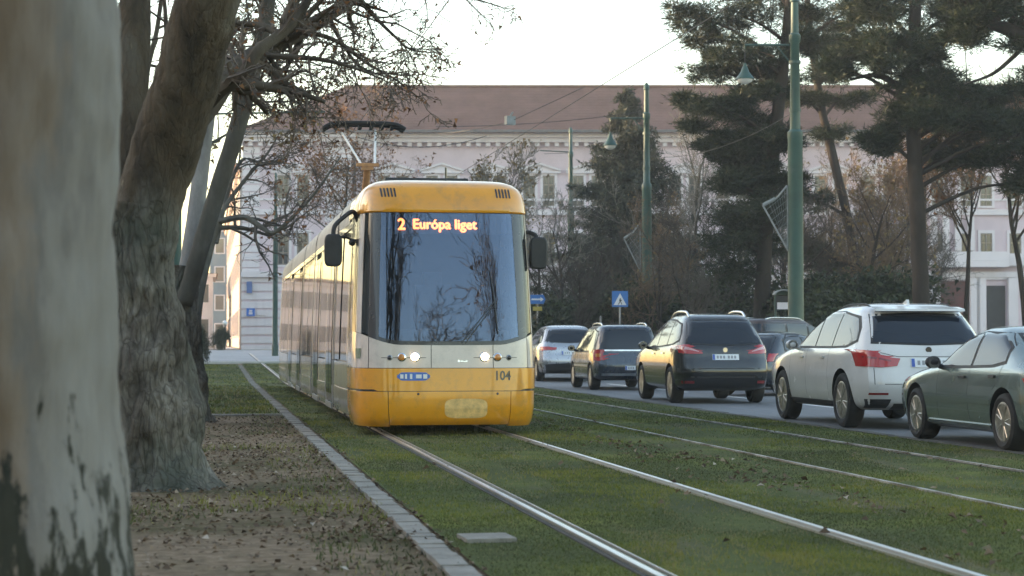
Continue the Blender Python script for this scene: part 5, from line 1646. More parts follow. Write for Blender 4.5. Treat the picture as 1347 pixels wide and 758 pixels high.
def pine(label, px, Z, trunk, blobs, per=60, size=0.21, mat='needle', barkm='bark_brown', limbs=(), group='dark pines of the park'):
    p = on(px, Z)
    root = thing('pine_tree', label, 'tree', p, 0, group)
    global loc
    loc = p.copy()
    S = rel(L3(trunk))
    tr = MB(); tr.tube(S[0], S[1], 14, True, 0.1, px)
    B = []
    wood = MB()
    TP = S[0]
    for bx, by, rx, ry, dz in blobs:
        c = at(bx, by, Z + dz) - p
        sx = rx / F * Z; sz = ry / F * Z
        B.append((c, (sx, sx * 0.9, sz)))
        # a bough from the trunk to the clump
        zt = c.z - 0.5 * abs(c.z - 2) * 0.1 - 0.3 * (Vector(c).xy - Vector(TP[len(TP) // 2]).xy).length
        i = int(np.argmin(np.abs(TP[:, 2] - max(1.0, zt))))
        a = Vector(TP[i]); m = a.lerp(Vector(c), 0.55) + Vector((0, 0, 0.25 * (a - Vector(c)).length * 0.3))
        wood.tube(smoothline([a, m, Vector(c)], 4), np.linspace(0.09, 0.03, 9), 6)
        for k in range(5):
            e = Vector(c) + Vector(rng.normal(0, 0.6, 3) * np.array([sx, sx, sz]))
            wood.tube([m.lerp(Vector(c), 0.5), (Vector(c) + e) / 2 + Vector((0, 0, 0.1)), e], [0.03, 0.02, 0.01], 4)
    n0 = len(B)
    for k in range(3 * n0):
        (c1, r1), (c2, r2) = random.choice(B[:n0]), random.choice(B[:n0])
        if 0.3 < (c1 - c2).length < 3.4:
            c = c1.lerp(c2, random.random()) + Vector(rng.normal(0, 0.45, 3))
            q = random.uniform(0.14, 0.34)
            B.append((c, (q, q, q * 0.6)))
            wood.tube([c1, (c1 + c) / 2 + Vector((0, 0, 0.12)), c], [0.025, 0.018, 0.008], 4)
    t = tr.build('trunk', M[barkm], root, 60)
    for pts in limbs:
        S2 = rel(L3(pts)); wood.tube(S2[0], S2[1], 8, True, 0.08)
    wood.build('branch', M[barkm], root, 60)
    P = needle_cloud(B, per, size)
    tris('crown', P, M[mat], root, np.clip(rng.normal(0.45, 0.22, len(P)), 0, 1))
    return root


pine('tall black pine whose layered crown hangs over the near lamp', 1000, 70,
     [(1000, 470, 70, 0.34), (1002, 400, 70, 0.3), (1008, 300, 70, 0.27), (1018, 200, 70, 0.25), (1030, 100, 70, 0.22), (1040, 10, 70, 0.19), (1045, -80, 70, 0.14)],
     [(906, 18, 34, 16, -1), (935, 50, 30, 14, 1), (975, 20, 48, 24, 0), (1020, -10, 60, 30, 1), (985, 68, 46, 20, -1), (942, 92, 36, 14, 0), (1015, 105, 42, 18, 1),
      (935, 140, 26, 11, -1), (965, 150, 32, 12, 0), (1000, 168, 26, 13, 1), (948, 186, 24, 12, 0), (972, 210, 34, 16, 1), (955, 240, 28, 14, -1), (1000, 235, 34, 16, 0),
      (970, 282, 40, 18, 1), (1010, 270, 30, 16, -1), (962, 320, 32, 16, 0), (1000, 318, 34, 18, 1), (968, 356, 28, 14, 0), (1030, 180, 24, 12, -1), (1060, 60, 40, 20, 0), (900, 130, 8, 5, 0), (1042, 240, 20, 14, 0)], per=70)
pine('black pine with a leaning bare trunk right of the near lamp pole', 1128, 80,
     [(1132, 470, 80, 0.24), (1130, 400, 80, 0.22), (1118, 300, 80, 0.2), (1100, 220, 80, 0.19), (1082, 140, 80, 0.17), (1070, 60, 80, 0.15), (1062, -20, 80, 0.12)],
     [(1065, 20, 44, 22, 0), (1100, 46, 44, 20, 1), (1130, 12, 40, 22, -1), (1090, 95, 36, 10, 0), (1060, 130, 24, 9, 0), (1110, 130, 30, 8, 1), (1145, 70, 40, 18, 0), (1092, 175, 24, 8, 0), (1070, 265, 24, 14, 0), (1105, 350, 34, 16, 1), (1062, 335, 26, 16, 0)], per=55)
pine('massive black pine with a straight trunk, its crown spreading above the white SUV', 1206, 64,
     [(1212, 480, 64, 0.33), (1212, 400, 64, 0.29), (1208, 300, 64, 0.27), (1204, 200, 64, 0.25), (1202, 110, 64, 0.24), (1206, 20, 64, 0.2), (1210, -80, 64, 0.15)],
     [(1150, 10, 50, 26, 0), (1200, -5, 60, 30, 1), (1130, 52, 42, 20, 1), (1175, 60, 46, 24, -1), (1222, 55, 36, 22, 0), (1196, 105, 44, 24, 0), (1240, 110, 36, 22, 1), (1226, 150, 44, 20, -1),
      (1180, 150, 24, 18, 0), (1165, 185, 12, 20, 0), (1275, 125, 34, 16, 0), (1270, 165, 40, 18, 1), (1310, 165, 40, 24, 0), (1345, 180, 40, 28, -1), (1330, 125, 30, 12, 1), (1260, 20, 24, 12, 0), (1255, 205, 30, 14, 1), (1345, 240, 30, 18, 0), (1300, 210, 30, 14, 0), (1105, 90, 20, 9, 0)], per=75,
     limbs=[[(1206, 130, 64, 0.16), (1172, 105, 64, 0.12), (1150, 98, 64, 0.08), (1120, 104, 64, 0.04)], [(1208, 220, 64, 0.1), (1240, 190, 64, 0.07), (1270, 170, 64, 0.04)]])
pine('pine at the right edge whose thick bare limb crosses the sky', 1385, 58,
     [(1395, 490, 58, 0.4), (1390, 350, 58, 0.36), (1392, 200, 58, 0.33), (1396, 60, 58, 0.3), (1400, -60, 58, 0.25)],
     [(1330, 10, 30, 14, 0), (1300, -5, 30, 14, 1), (1345, 55, 20, 10, 0), (1285, 30, 18, 9, 0), (1370, 100, 30, 14, 0), (1262, -5, 22, 14, 0), (1400, 20, 50, 26, 0)], per=50,
     limbs=[[(1395, 100, 58, 0.26), (1365, 62, 58, 0.24), (1335, 40, 58, 0.22), (1310, 30, 58, 0.17), (1290, 12, 58, 0.12), (1262, -10, 58, 0.08)],
            [(1318, 33, 58, 0.12), (1300, -10, 58, 0.09), (1290, -40, 58, 0.06)], [(1350, 60, 58, 0.08), (1310, 95, 58, 0.06), (1270, 110, 58, 0.03)]])
# spruce
p = on(824, 86)
root = thing('spruce_tree', 'dark pointed spruce standing against the grand roof', 'tree', p)
H = 12.4
tr = MB(); tr.tube([(0, 0, -0.2), (0, 0, H * 0.5), (0.02, 0, H)], [0.2, 0.13, 0.02], 10)
tr.build('trunk', M['bark_brown'], root, 60)
C = []; wd = MB()
z = 0.6
while z < H - 0.15:
    f = 1 - z / H
    Rr = 5.6 * f ** 0.85 + 0.15
    for k in range(int(7 + 9 * f)):
        a = random.uniform(0, 6.28); rr = Rr * random.uniform(0.45, 1.2)
        nseg = int(26 + 110 * rr)
        t = rng.random(nseg) ** 0.7
        droop = -0.22 * rr * t + 0.18 * rr * t ** 3
        s = 0.1 + 0.17 * rr * (1 - t) * 0.9
        C.append(np.stack([np.cos(a) * rr * t + rng.normal(0, 1, nseg) * s * 0.55, np.sin(a) * rr * t + rng.normal(0, 1, nseg) * s * 0.55, z + droop + rng.normal(0, 0.09, nseg)], 1))
        wd.tube([(0, 0, z), (math.cos(a) * rr * 0.5, math.sin(a) * rr * 0.5, z - 0.1 * rr), (math.cos(a) * rr, math.sin(a) * rr, z - 0.05 * rr)], [0.03, 0.02, 0.008], 4)
    z += 0.18 + 0.22 * f
wd.build('branch', M['bark_brown'], root)
C = np.concatenate(C)
P = flakes(C, 0.2, 0.26, 0.25)
tris('crown', P, M['needle_blue'], root, np.clip(rng.normal(0.45, 0.22, len(P)), 0, 1))


# shrubs: a dark belt behind the poles
def shrub(seed, w, h):
    root = thing('evergreen_shrub', '', 'shrub')
    m = MB()
    for k in range(7):
        a = random.uniform(0, 6.28); q = random.uniform(0.2, 0.6) * w
        m.tube([(0, 0, -0.1), (math.cos(a) * q * 0.4, math.sin(a) * q * 0.4, h * 0.4), (math.cos(a) * q, math.sin(a) * q, h * 0.75)], [0.05, 0.035, 0.012], 5)
    m.build('stem', M['bark_brown'], root, 60)
    n = 26
    C = []
    for k in range(n):
        a = random.uniform(0, 6.28); zz = h * random.uniform(0.12, 0.86)
        q = w * random.uniform(0.1, 0.95) * (1 - 0.45 * (zz / h) ** 2)
        C.append(np.array([math.cos(a) * q, math.sin(a) * q, zz]) + rng.normal(0, 1, (330, 3)) * np.array([0.42, 0.42, 0.34]) * (0.6 + 0.2 * h / 2))
    C = np.concatenate(C); C[:, 2] = np.abs(C[:, 2])
    P = flakes(C, 0.17, 0.6, 0.1)
    tris('crown', P, M['evergreen'], root, rng.random(len(P)))
    return root


protos = [shrub(1, 1.9, 3.0), shrub(2, 2.2, 2.5)]
spots = [(735, 74, 0.85, 'dark shrub behind the far green pole'), (778, 72, 1.0, 'dark evergreen shrub behind the crossing sign, left side'), (836, 73, 1.1, 'dark evergreen shrub at the foot of the spruce behind the second pole'),
         (905, 72, 0.95, 'dark shrub above the black estate car\'s roof'), (950, 76, 1.2, 'tall dark shrub left of the notice case'), (1000, 72, 1.0, 'dark shrub around the black pine\'s foot'),
         (1068, 70, 1.15, 'dark shrub just right of the near lamp pole'), (1105, 66, 1.1, 'dense dark shrub by the leaning pine trunk'), (1160, 70, 1.2, 'dense dark shrub between the two right hand pines'),
         (1195, 76, 1.0, 'dark shrub left of the portal'), (1247, 95, 0.6, 'small green bush in front of the dark red portal door')]
for i, (px, Z, s, lab) in enumerate(spots):
    q = protos[i % 2]
    o = q if i < 2 else dup(q)
    o['label'] = lab; o['group'] = 'dark shrubs of the park'
    o.location = on(px, Z); o.rotation_euler = (0, 0, i * 1.7); o.scale = (s * 1.1, s * 1.1, s)
# on the left: a clipped column of hedge beside the far street
o = dup(protos[0], 'dark clipped shrub right beside the third plane trunk', on(266, 74), 0.4, 'dark shrubs of the park', (0.16, 0.16, 0.5))
o = dup(protos[1], 'small bluish shrub at the mouth of the side street', on(291, 112), 1.4, 'dark shrubs of the park', (0.25, 0.25, 0.55))
# ------------------------------------------------------------------ buildings
def stucco(name, c, amt=0.12, streak=True):
    t = NT(name)
    v = t.coord('Object', (1, 1, 1))
    a = t.noise(v, 0.35, 5, 0.6)
    col = t.ramp(a, [(0.3, tuple(x * (1 - amt) for x in c)), (0.7, tuple(min(1, x * (1 + amt)) for x in c))])
    s = t.noise(t.coord('Object', (1.6, 1.6, 0.12)), 1.4, 5, 0.7)
    col = t.mix(t.ramp(s, [(0.55, (0, 0, 0)), (0.8, (0.5, 0.5, 0.5))]), col, tuple(x * 0.6 for x in c))
    return t.bsdf(col, 0.9, spec=0.2, normal=t.bump(t.noise(v, 12, 5), 0.2, 0.02))


def tiled_roof(name, c0, c1):
    t = NT(name)
    v = t.coord('Object')
    w = t.n('TexWave', wave_type='BANDS', bands_direction='Y')
    w.inputs['Scale'].default_value = 1.3; w.inputs['Distortion'].default_value = 0.6
    t.l(v, w.inputs[0])
    a = t.noise(v, 0.5, 6, 0.7)
    col = t.ramp(a, [(0.3, c0), (0.7, c1)])
    col = t.mix(0.3, col, t.ramp(t.noise(v, 7, 5, 0.8), [(0.3, (0.6, 0.6, 0.6)), (0.7, (1.3, 1.3, 1.3))]), 'MULTIPLY')
    return t.bsdf(col, 0.85, spec=0.2, normal=t.bump(w.outputs[0], 0.5, 0.05))


M['wall_pink'] = stucco('pink_stucco', (0.64, 0.52, 0.55))
M['wall_white'] = stucco('pale_stucco', (0.7, 0.64, 0.65), 0.08)
M['wall_cream'] = stucco('cream_stucco', (0.4, 0.36, 0.33))
M['wall_painted_shade'] = stucco('painted_shade_stucco', (0.12, 0.2, 0.26))  # blue of distant shade and haze painted into the wall colour
M['roof_red'] = tiled_roof('roof_tiles', (0.12, 0.066, 0.055), (0.19, 0.108, 0.092))
M['win_dark'] = NT('window_glass').bsdf((0.05, 0.06, 0.07), 0.08, 0, 0.3, 0.7)
M['win_frame'] = var('brown_window_frame', (0.22, 0.18, 0.15), 0.6, 0.15, 3)
M['door_red'] = var('oxblood_door', (0.1, 0.025, 0.022), 0.55, 0.25, 3)
M['door_dark'] = var('dark_door', (0.025, 0.025, 0.028), 0.5, 0.25, 3)
M['blue_sign'] = var('blue_sign', (0.02, 0.14, 0.5), 0.4, 0.08, 3)
M['gutter'] = var('zinc_gutter', (0.13, 0.13, 0.14), 0.5, 0.2, 3, metal=0.6)

# the long facade: local x along it, y away from the viewer
org = at(325, 450, 120); org.z = 0.72
hall = thing('grand_building', 'long pale pink public building with a brown tiled hip roof closing off the square', 'building', org, -YAW)
K = 120 / F
def bx(px): return (px - 325) * K
def bz(py): return (450 - py) * K + 1.2 - 0.72
W = bx(1470); EAVE = bz(176)


def window(parent, xc, z0, z1, w, y=0.0, mat=None):
    m = MB(); t = 0.09
    m.b2((xc - w / 2 - 0.16, y - 0.10, z0 - 0.12), (xc + w / 2 + 0.16, y - 0.001, z0 - 0.001))
    m.b2((xc - w / 2 - 0.16, y - 0.07, z0), (xc - w / 2, y - 0.002, z1)); m.b2((xc + w / 2, y - 0.07, z0), (xc + w / 2 + 0.16, y - 0.002, z1))
    m.b2((xc - w / 2 - 0.16, y - 0.08, z1 + 0.001), (xc + w / 2 + 0.16, y - 0.002, z1 + 0.2))
    o = m.build('window', M['wall_white'], parent)
    m = MB(); m.b2((xc - w / 2 + 0.001, y - 0.03, z0 + 0.001), (xc + w / 2 - 0.001, y + 0.1, z1 - 0.001)); m.build('pane', mat or M['win_dark'], o)
    m = MB()
    for x0, x1 in ((-w / 2, -w / 2 + t), (w / 2 - t, w / 2), (-t / 2, t / 2)): m.b2((xc + x0 + 0.002, y - 0.055, z0 + 0.002), (xc + x1 - 0.002, y - 0.031, z1 - 0.002))
    for zz in (z0 + 0.003, z0 + (z1 - z0) * 0.36, z0 + (z1 - z0) * 0.68, z1 - t - 0.003): m.b2((xc - w / 2 + 0.003, y - 0.052, zz), (xc + w / 2 - 0.003, y - 0.032, zz + t * 0.8))
    m.build('frame', M['win_frame'], o)
    return o


def pediment(m, xc, z, w, y=0.0):
    h = 0.42
    m.b2((xc - w / 2, y - 0.22, z), (xc + w / 2, y - 0.001, z + 0.12))
    a = [(xc - w / 2, z + 0.121), (xc + w / 2, z + 0.121), (xc, z + 0.12 + h)]
    m.prism(a, y - 0.1, y - 0.001)
    for s in (-1, 1):
        p = [(xc + s * w / 2, z + 0.125), (xc + s * w / 2, z + 0.26), (xc, z + 0.27 + h), (xc, z + 0.13 + h)]
        m.prism(p, y - 0.26, y - 0.101)


m = MB()
m.b2((0, 0, -0.8), (W, 11, EAVE))
PAV = bx(463)
m.b2((-0.25, -0.35, -0.8), (PAV, 10.9, EAVE - 0.002))
wall = m.build('wall', M['wall_pink'], hall)
trim = MB()
# cornice, frieze, string courses
for x0, x1, y in ((-0.6, PAV + 0.3, -0.35), (PAV + 0.3, W, 0.0)):
    trim.b2((x0, y - 0.75, EAVE - 0.28), (x1, y - 0.001, EAVE - 0.001)); trim.b2((x0 + 0.02, y - 0.5, EAVE - 0.55), (x1 - 0.02, y - 0.001, EAVE - 0.281))
    x = x0 + 0.1
    while x < x1 - 0.3:
        trim.b2((x, y - 0.36, EAVE - 0.8), (x + 0.28, y - 0.001, EAVE - 0.551)); x += 0.62
    for py, h, d in ((283, 0.35, 0.2), (264, 0.12, 0.08), (365, 0.35, 0.3)):
        trim.b2((x0 + 0.3, y - d, bz(py)), (x1 - 0.02, y - 0.001, bz(py) + h))
# rusticated corner strips
for xa, xb, y in ((-0.28, bx(342), -0.35), (bx(428), PAV - 0.02, -0.35)):
    z = bz(362)
    while z < EAVE - 1.0:
        trim.b2((xa, y - 0.07, z), (xb, y - 0.001, z + 0.4)); z += 0.48
z = -0.7
while z < bz(368):
    trim.b2((-0.3, -0.42, z), (PAV + 0.02, -0.351, z + 0.42)); trim.b2((PAV + 0.02, -0.06, z), (bx(1225), -0.001, z + 0.42)); z += 0.55
bays = [(386, -0.35)] + [(517 + 64 * i, 0.0) for i in range(15)]
for px, y in bays:
    if 1225 < px < 1345: continue
    pediment(trim, bx(px), bz(228), 2.75, y)
trim.build('cornice', M['wall_white'], hall)
for px, y in bays:
    for dx in (-0.62, 0.62):
        xx = bx(px) + dx
        window(hall, xx, bz(271), bz(231), 0.74, y)
        window(hall, xx, bz(349), bz(307), 0.74, y)
        if px < 1200 and px > 470: window(hall, xx, bz(440), bz(388), 0.8, y - 0.06)
m = MB(); m.tube([(PAV + 0.15, -0.12, EAVE - 0.6), (PAV + 0.15, -0.12, 0)], 0.09, 8); m.build('downpipe', M['gutter'], hall)
# hip roof
RZ = EAVE + 3.75
m = MB()
e = 0.85
A = [(-e, -e - 0.35, EAVE), (W, -e - 0.35, EAVE), (W, 11.5, EAVE), (-e, 11.5, EAVE)]
m.add(A + [(5.6, 5.6, RZ), (W, 5.6, RZ)], [(0, 1, 5, 4), (4, 5, 2, 3), (0, 4, 3), (1, 2, 5), (3, 2, 1, 0)])
roof = m.build('roof', M['roof_red'], hall)
m = MB(); m.b2((-e, -e - 0.5, EAVE - 0.02), (W, -e - 0.36, EAVE + 0.14)); m.build('gutter', M['gutter'], hall)
m = MB(); m.tube([(5.6, 5.6, RZ), (W, 5.6, RZ)], 0.14, 8); m.build('ridge', M['roof_red'], roof)
# portal with balcony at the right
x0, x1 = bx(1226), bx(1347)
m = MB()
m.b2((x0, -1.1, bz(352)), (x1 - 1.2, -0.001, bz(344))); m.b2((x0, -1.1, bz(343.9)), (x1 - 1.2, -0.95, bz(332)))
m.b2((x1 - 1.19, -0.5, bz(350)), (bx(1420), -0.001, bz(334)))
m.b2((x0, -0.2, bz(368)), (x1, -0.001, bz(360)))
for px in (1229, 1281, 1289, 1331):
    m.b2((bx(px) - 0.3, -0.45, -0.6), (bx(px) + 0.3, -0.001, bz(366)))
for px in (1228, 1244, 1260, 1277):
    m.b2((bx(px) - 0.2, -0.3, bz(330)), (bx(px) + 0.2, -0.001, bz(285)))
m.build('portal', M['wall_white'], hall)
m = MB(); m.b2((bx(1237), -0.09, -0.6), (bx(1275), -0.002, bz(370))); m.build('door', M['door_red'], hall)
m = MB(); m.b2((bx(1298), -0.09, -0.6), (bx(1322), -0.002, bz(376))); m.build('door', M['door_dark'], hall)
# signs on the corner
m = MB(); m.b2((bx(326), -0.62, bz(416)), (bx(337), -0.57, bz(406)))
o = m.build('sign_board', M['blue_sign'], hall)
m = MB(); m.b2((bx(329), -0.63, bz(414)), (bx(334), -0.621, bz(411))); m.b2((bx(329.5), -0.63, bz(410.4)), (bx(333.5), -0.621, bz(408))); m.build('sign_mark', M['wall_white'], o)
m = MB(); m.b2((bx(326), -0.6, bz(386)), (bx(333), -0.52, bz(371))); m.build('banner', var('faded_blue_banner', (0.1, 0.16, 0.34), 0.7, 0.2, 2), hall)
m = MB(); m.b2((bx(340), -0.5, bz(415)), (bx(350), -0.43, bz(409))); m.build('notice_plate', M['wall_white'], hall)

# houses of the side street, running away beside the hall
def street_house(name, label, xw, xe, y0, y1, h, wm, face, nwin, floors, roofm, group, rh=2.5, split=False):
    z = 0.7
    root = thing(name, label, 'house', ((xw + xe) / 2, (y0 + y1) / 2, zg((y0 + y1) / 2)), 0, group)
    w, d = xe - xw, y1 - y0
    m = MB(); m.b2((-w / 2, -d / 2, -1), (w / 2, d / 2, h)); m.build('wall', wm, root)
    m = MB(); m.b2((-w / 2 - 0.3, -d / 2 - 0.3, h + 0.001), (w / 2 + 0.3, d / 2 + 0.3, h + 0.35)); m.build('cornice', M['wall_white'], root)
    m = MB(); m.add([(-w / 2 - 0.5, -d / 2 - 0.4, h + 0.352), (w / 2 + 0.5, -d / 2 - 0.4, h + 0.352), (w / 2 + 0.5, d / 2 + 0.4, h + 0.352), (-w / 2 - 0.5, d / 2 + 0.4, h + 0.352), (0, -d / 2 + 2, h + rh), (0, d / 2 - 2, h + rh)],
          [(0, 1, 4), (1, 2, 5, 4), (2, 3, 5), (3, 0, 4, 5), (3, 2, 1, 0)])
    r = m.build('roof', roofm, root)
    m = MB(); m.b2((-0.5, -0.6, h + rh * 0.5), (0.3, 0.2, h + rh + 1.0)); m.build('chimney', wm, r)
    for fi in face:
        for f in range(floors):
            zz = 1.0 + f * (h / floors)
            for i in range(nwin):
                if fi in 'ew':
                    s = 1 if fi == 'e' else -1
                    yy = -d / 2 + d * (i + 0.5) / nwin
                    m = MB(); m.b2((s * w / 2 + s * 0.002, yy - 0.72, zz - 0.15), (s * w / 2 + s * 0.1, yy + 0.72, zz + 2.05)); o = m.build('window', M['wall_white'], root)
                    m = MB(); m.b2((s * w / 2 + s * 0.05, yy - 0.55, zz), (s * w / 2 + s * 0.103, yy + 0.55, zz + 1.9)); m.build('pane', M['win_dark'], o)
                else:
                    xx = -w / 2 + w * (i + 0.5) / nwin
                    m = MB(); m.b2((xx - 0.72, -d / 2 - 0.1, zz - 0.15), (xx + 0.72, -d / 2 - 0.002, zz + 2.05)); o = m.build('window', M['wall_white'], root)
                    m = MB(); m.b2((xx - 0.55, -d / 2 - 0.103, zz), (xx + 0.55, -d / 2 - 0.05, zz + 1.9)); m.build('pane', M['win_dark'], o)
    return root


street_house('town_house', 'narrow cream house front along the side street, next beyond the pink building', 2.47, 14, 149.6, 244, 14, M['wall_cream'], 'w', 14, 3, M['roof_red'], 'houses of the side street')
street_house('town_house', 'tall house closing the side street, blue grey shade painted into its walls', 0.35, 16, 262, 280, 15.5, M['wall_painted_shade'], 's', 6, 4, M['roof_red'], 'houses of the side street')
street_house('town_house', 'low pale house with grey windows left of the side street', -16, 0.62, 205, 222, 7.4, M['wall_white'], 's', 8, 2, M['roof_red'], 'houses of the side street', 0.9)
# unseen house row added on the left, heights and gaps set to shade the avenue
row = [(-62, -42), (-39, -14), (-11, 16), (16.5, 34), (35, 60.5), (64.5, 92), (96, 126), (128, 160)]
hs = [14.5, 13.5, 15.5, 13.0, 14.5, 15.5, 13.5, 15]
for i, ((a, b), h) in enumerate(zip(row, hs)):
    street_house('town_house', ['ochre', 'grey', 'rose', 'pale'][i % 4] + ' town house %s of the unseen row added to shade the avenue' % ['at the near end', 'second', 'third', 'fourth', 'fifth', 'sixth', 'seventh', 'at the far end'][i], -56, -44, a, b, h,
                 [M['wall_cream'], M['wall_white'], M['wall_pink'], M['wall_white']][i % 4], 'e', 4 + i % 3, 3, M['roof_red'], 'unseen house row added to shade the avenue', 3.2)

# ------------------------------------------------------------------ poles, lamps, wires
M['pole_green'] = var('green_pole_paint', (0.02, 0.068, 0.055), 0.5, 0.25, 1.2, 0.1, 30, coat=0.15, dirt=((0.05, 0.09, 0.08), 2.5, 0.6))
M['lamp_glass'] = var('opal_glass', (0.8, 0.8, 0.78), 0.25, 0.05, 3)
M['wire'] = var('wire', (0.03, 0.03, 0.032), 0.6, 0.2, 3)
M['frame_pale'] = var('pale_light_frame', (0.22, 0.24, 0.24), 0.6, 0.25, 5)
M['net'] = glass('fine_net', (0.72, 0.74, 0.74), 1.1, 0.4)


def pole(px, Z, h, r, label, lamp=None, deco=None, lean=0.0, name='overhead_line_pole', group='green overhead line poles'):
    p = on(px, Z)
    root = thing(name, label, 'pole', p, 0, group)
    m = MB()
    f = h / 11.4
    m.lathe([(r * 1.25, -0.1), (r * 1.25, 0.5), (r * 1.05, 0.6), (r, 0.7), (r * 0.93, 7.1 * f), (r * 0.96, 7.12 * f), (r * 0.96, 7.3 * f), (r * 0.66, 7.38 * f), (r * 0.56, 9.9 * f), (r * 0.72, 9.95 * f), (r * 0.72, 10.15 * f), (r * 0.5, 10.2 * f), (r * 0.46, 11.1 * f), (r * 0.62, 11.12 * f), (r * 0.5, 11.3 * f), (0.02, h)], (0, 0, 0), 'Z', 20)
    m.build('pole', M['pole_green'], root, 40)
    for z in (9.3 * f, 7.9 * f):
        m = MB(); m.lathe([(r * 0.75, z), (r * 0.75, z + 0.09)], (0, 0, 0), 'Z', 16)
        m.build('collar', M['pole_green'], root)
    return root, p


def deco_frame(root, p, px, pts, Z, name='light_decoration', label=''):
    """a flag shaped lattice bracket for festive lights, hung on the pole"""
    o = thing(name, label, 'light decoration', p, 0, 'triangular light decorations on the poles')
    A, B, C = [at(a, b, Z) - p for a, b in pts]
    m = MB()
    mid = (A + B) / 2 + Vector((0, 0, -0.12))
    m.tube(smoothline([A, mid, B], 5), [0.03 + 0.0 * i for i in range(11)], 6)
    m.tube([B, C], 0.028, 6); m.tube([C, A], 0.02, 6)
    m.build('frame', M['frame_pale'], o)
    m = MB()
    m.tube([A + (B - A) * 0.5 + Vector((0, 0, -0.1)), B + (A - B) * 0.02], [0.06, 0.06], 6)
    m.build('garland', M['frame_pale'], o)
    m = MB()
    for k in range(1, 9):
        t = k / 9
        a = A.lerp(C, t); b = B.lerp(C, t)
        m.tube([a, b], 0.005, 4)
        if k < 8: m.tube([A.lerp(B, t), C.lerp(A.lerp(B, t), 0.04)], 0.004, 4)
    m.build('lattice', M['frame_pale'], o)
    return o


def hanging_lamp(root, p, px_arm, py_arm, px_l, py_top, py_bot, Z, label, s=1.0, lit=False):
    a0 = at(px_arm[0], py_arm, Z) - p; a1 = at(px_l, py_arm, Z) - p
    m = MB(); m.tube([a0, a1], 0.035, 8); m.tube([a1, a1 + Vector((0, 0, -0.12))], 0.02, 6)
    m.tube([a0 + Vector((0, 0, -0.5)), a0.lerp(a1, 0.3)], 0.02, 6)
    m.build('bracket', M['pole_green'], root, 60)
    top = at(px_l, py_top, Z); bot = at(px_l, py_bot, Z)
    h = (top - bot).z
    o = thing('hanging_lamp', label, 'street lamp', bot, 0, 'bell lamps hung from the poles')
    m = MB(); m.tube([Vector((0, 0, h)), (a1 + p) - bot], 0.012, 4); m.build('chain', M['wire'], o)
    r = 0.27 * s
    m = MB(); m.lathe([(0.03, h), (0.06, h * 0.86), (0.09, h * 0.75), (0.12, h * 0.6), (r * 0.7, h * 0.45), (r * 0.95, h * 0.32), (r * 1.02, h * 0.24), (r * 0.96, h * 0.23), (0.02, h * 0.4)], (0, 0, 0), 'Z', 20); m.build('lamp_shade', M['pole_green'], o, 40)
    m = MB(); m.lathe([(0.01, 0.0), (r * 0.45, 0.03), (r * 0.78, h * 0.13), (r * 0.86, h * 0.24), (0.02, h * 0.3)], (0, 0, 0), 'Z', 18); m.build('glass_bowl', M['lamp_glass'], o, 50)


rA, pA_ = pole(1047, 56, 11.55, 0.235, 'thick green pole with a bell lamp standing behind the brown van')
hanging_lamp(rA, pA_, (1040,), 58, 981, 82, 110, 56, 'green bell shaped lamp on the near pole, seen against the dark pine')
deco_frame(rA, pA_, 1047, [(1036, 244), (1004, 270), (1037, 330)], 56, label='larger pale flag shaped light frame on the pole behind the brown van')
rB, pB_ = pole(851, 75, 11.25, 0.205, 'green pole with a bell lamp standing before the spruce')
hanging_lamp(rB, pB_, (846,), 155, 803, 173, 197, 75, 'bell lamp with a white glass bowl hung before the spruce')
deco_frame(rB, pB_, 851, [(842, 293), (821, 314), (843, 358)], 75, label='smaller pale flag shaped light frame on the pole before the spruce')
rC, pC_ = pole(751, 91, 11.1, 0.17, 'slim green pole right of the tram, the farthest on that side')
m = MB(); m.tube([(-0.1, 0, 9.9), (-1.5, 0, 9.95)], 0.03, 6); m.build('bracket', M['pole_green'], rC)
rD, pD_ = pole(362, 95, 9.2, 0.13, 'thin green pole rising behind the tram\'s tail')
rE, pE_ = pole(231, 50, 10.0, 0.15, 'green pole half hidden between the dark forked plane tree and the two stemmed one')
m = MB(); m.tube([(0.1, 0, 7.2), (3.9, 0, 7.35)], 0.03, 6); m.build('bracket', M['pole_green'], rE)

# overhead wires
def wire(pts, label, r=0.008, sag=0.0, name='overhead_wire'):
    m = MB()
    a, b = Vector(pts[0]), Vector(pts[-1])
    P = [a.lerp(b, i / 16) + Vector((0, 0, -4 * sag * (i / 16) * (1 - i / 16))) for i in range(17)] if len(pts) == 2 else pts
    m.tube(P, r, 5)
    o = m.build(name, M['wire'])
    tag(o, label, 'overhead wire', 'overhead wires')
    return o


wire([(2.95, 8, 5.36), (2.95, 100, 5.9)], 'contact wire above the tram\'s track, touching its current collector', 0.007)
wire([(6.5, 8, 5.36), (6.5, 100, 5.9)], 'contact wire above the empty track', 0.007)
wire([at(846, 146, 75), at(573, 166, 75)], 'span wire running from the middle pole toward the tram\'s roof', 0.014, 0.15)
wire([at(672, 159, 66), at(770, 113, 66)], 'wire rising steeply over the roof from the white insulator box', 0.012)
wire([at(505, 172, 75), at(672, 159, 66)], 'slack wire left of the white insulator box', 0.012, 0.25)
wire([at(470, 180, 62), at(640, 178, 62)], 'low wire across the cornice behind the current collector', 0.012, 0.35)
wire([at(747, 201, 91), at(716, 202, 91)], 'short stay wire at the farthest pole', 0.012)
wire([at(856, 206, 75), at(1040, 150, 56)], 'feeder wire strung between the two lamp poles', 0.01, 0.4)
o = MB()
o.box((0, 0, 0), (0.36, 0.16, 0.3), 0.4)
o.tube([(0, 0, 0.15), (0.1, 0, 0.3)], 0.03, 6)
q = o.build('insulator_box', M['frame_pale']); q.location = at(671, 158, 66)
tag(q, 'small pale insulator box hung on wires in front of the roof', 'insulator box', None)

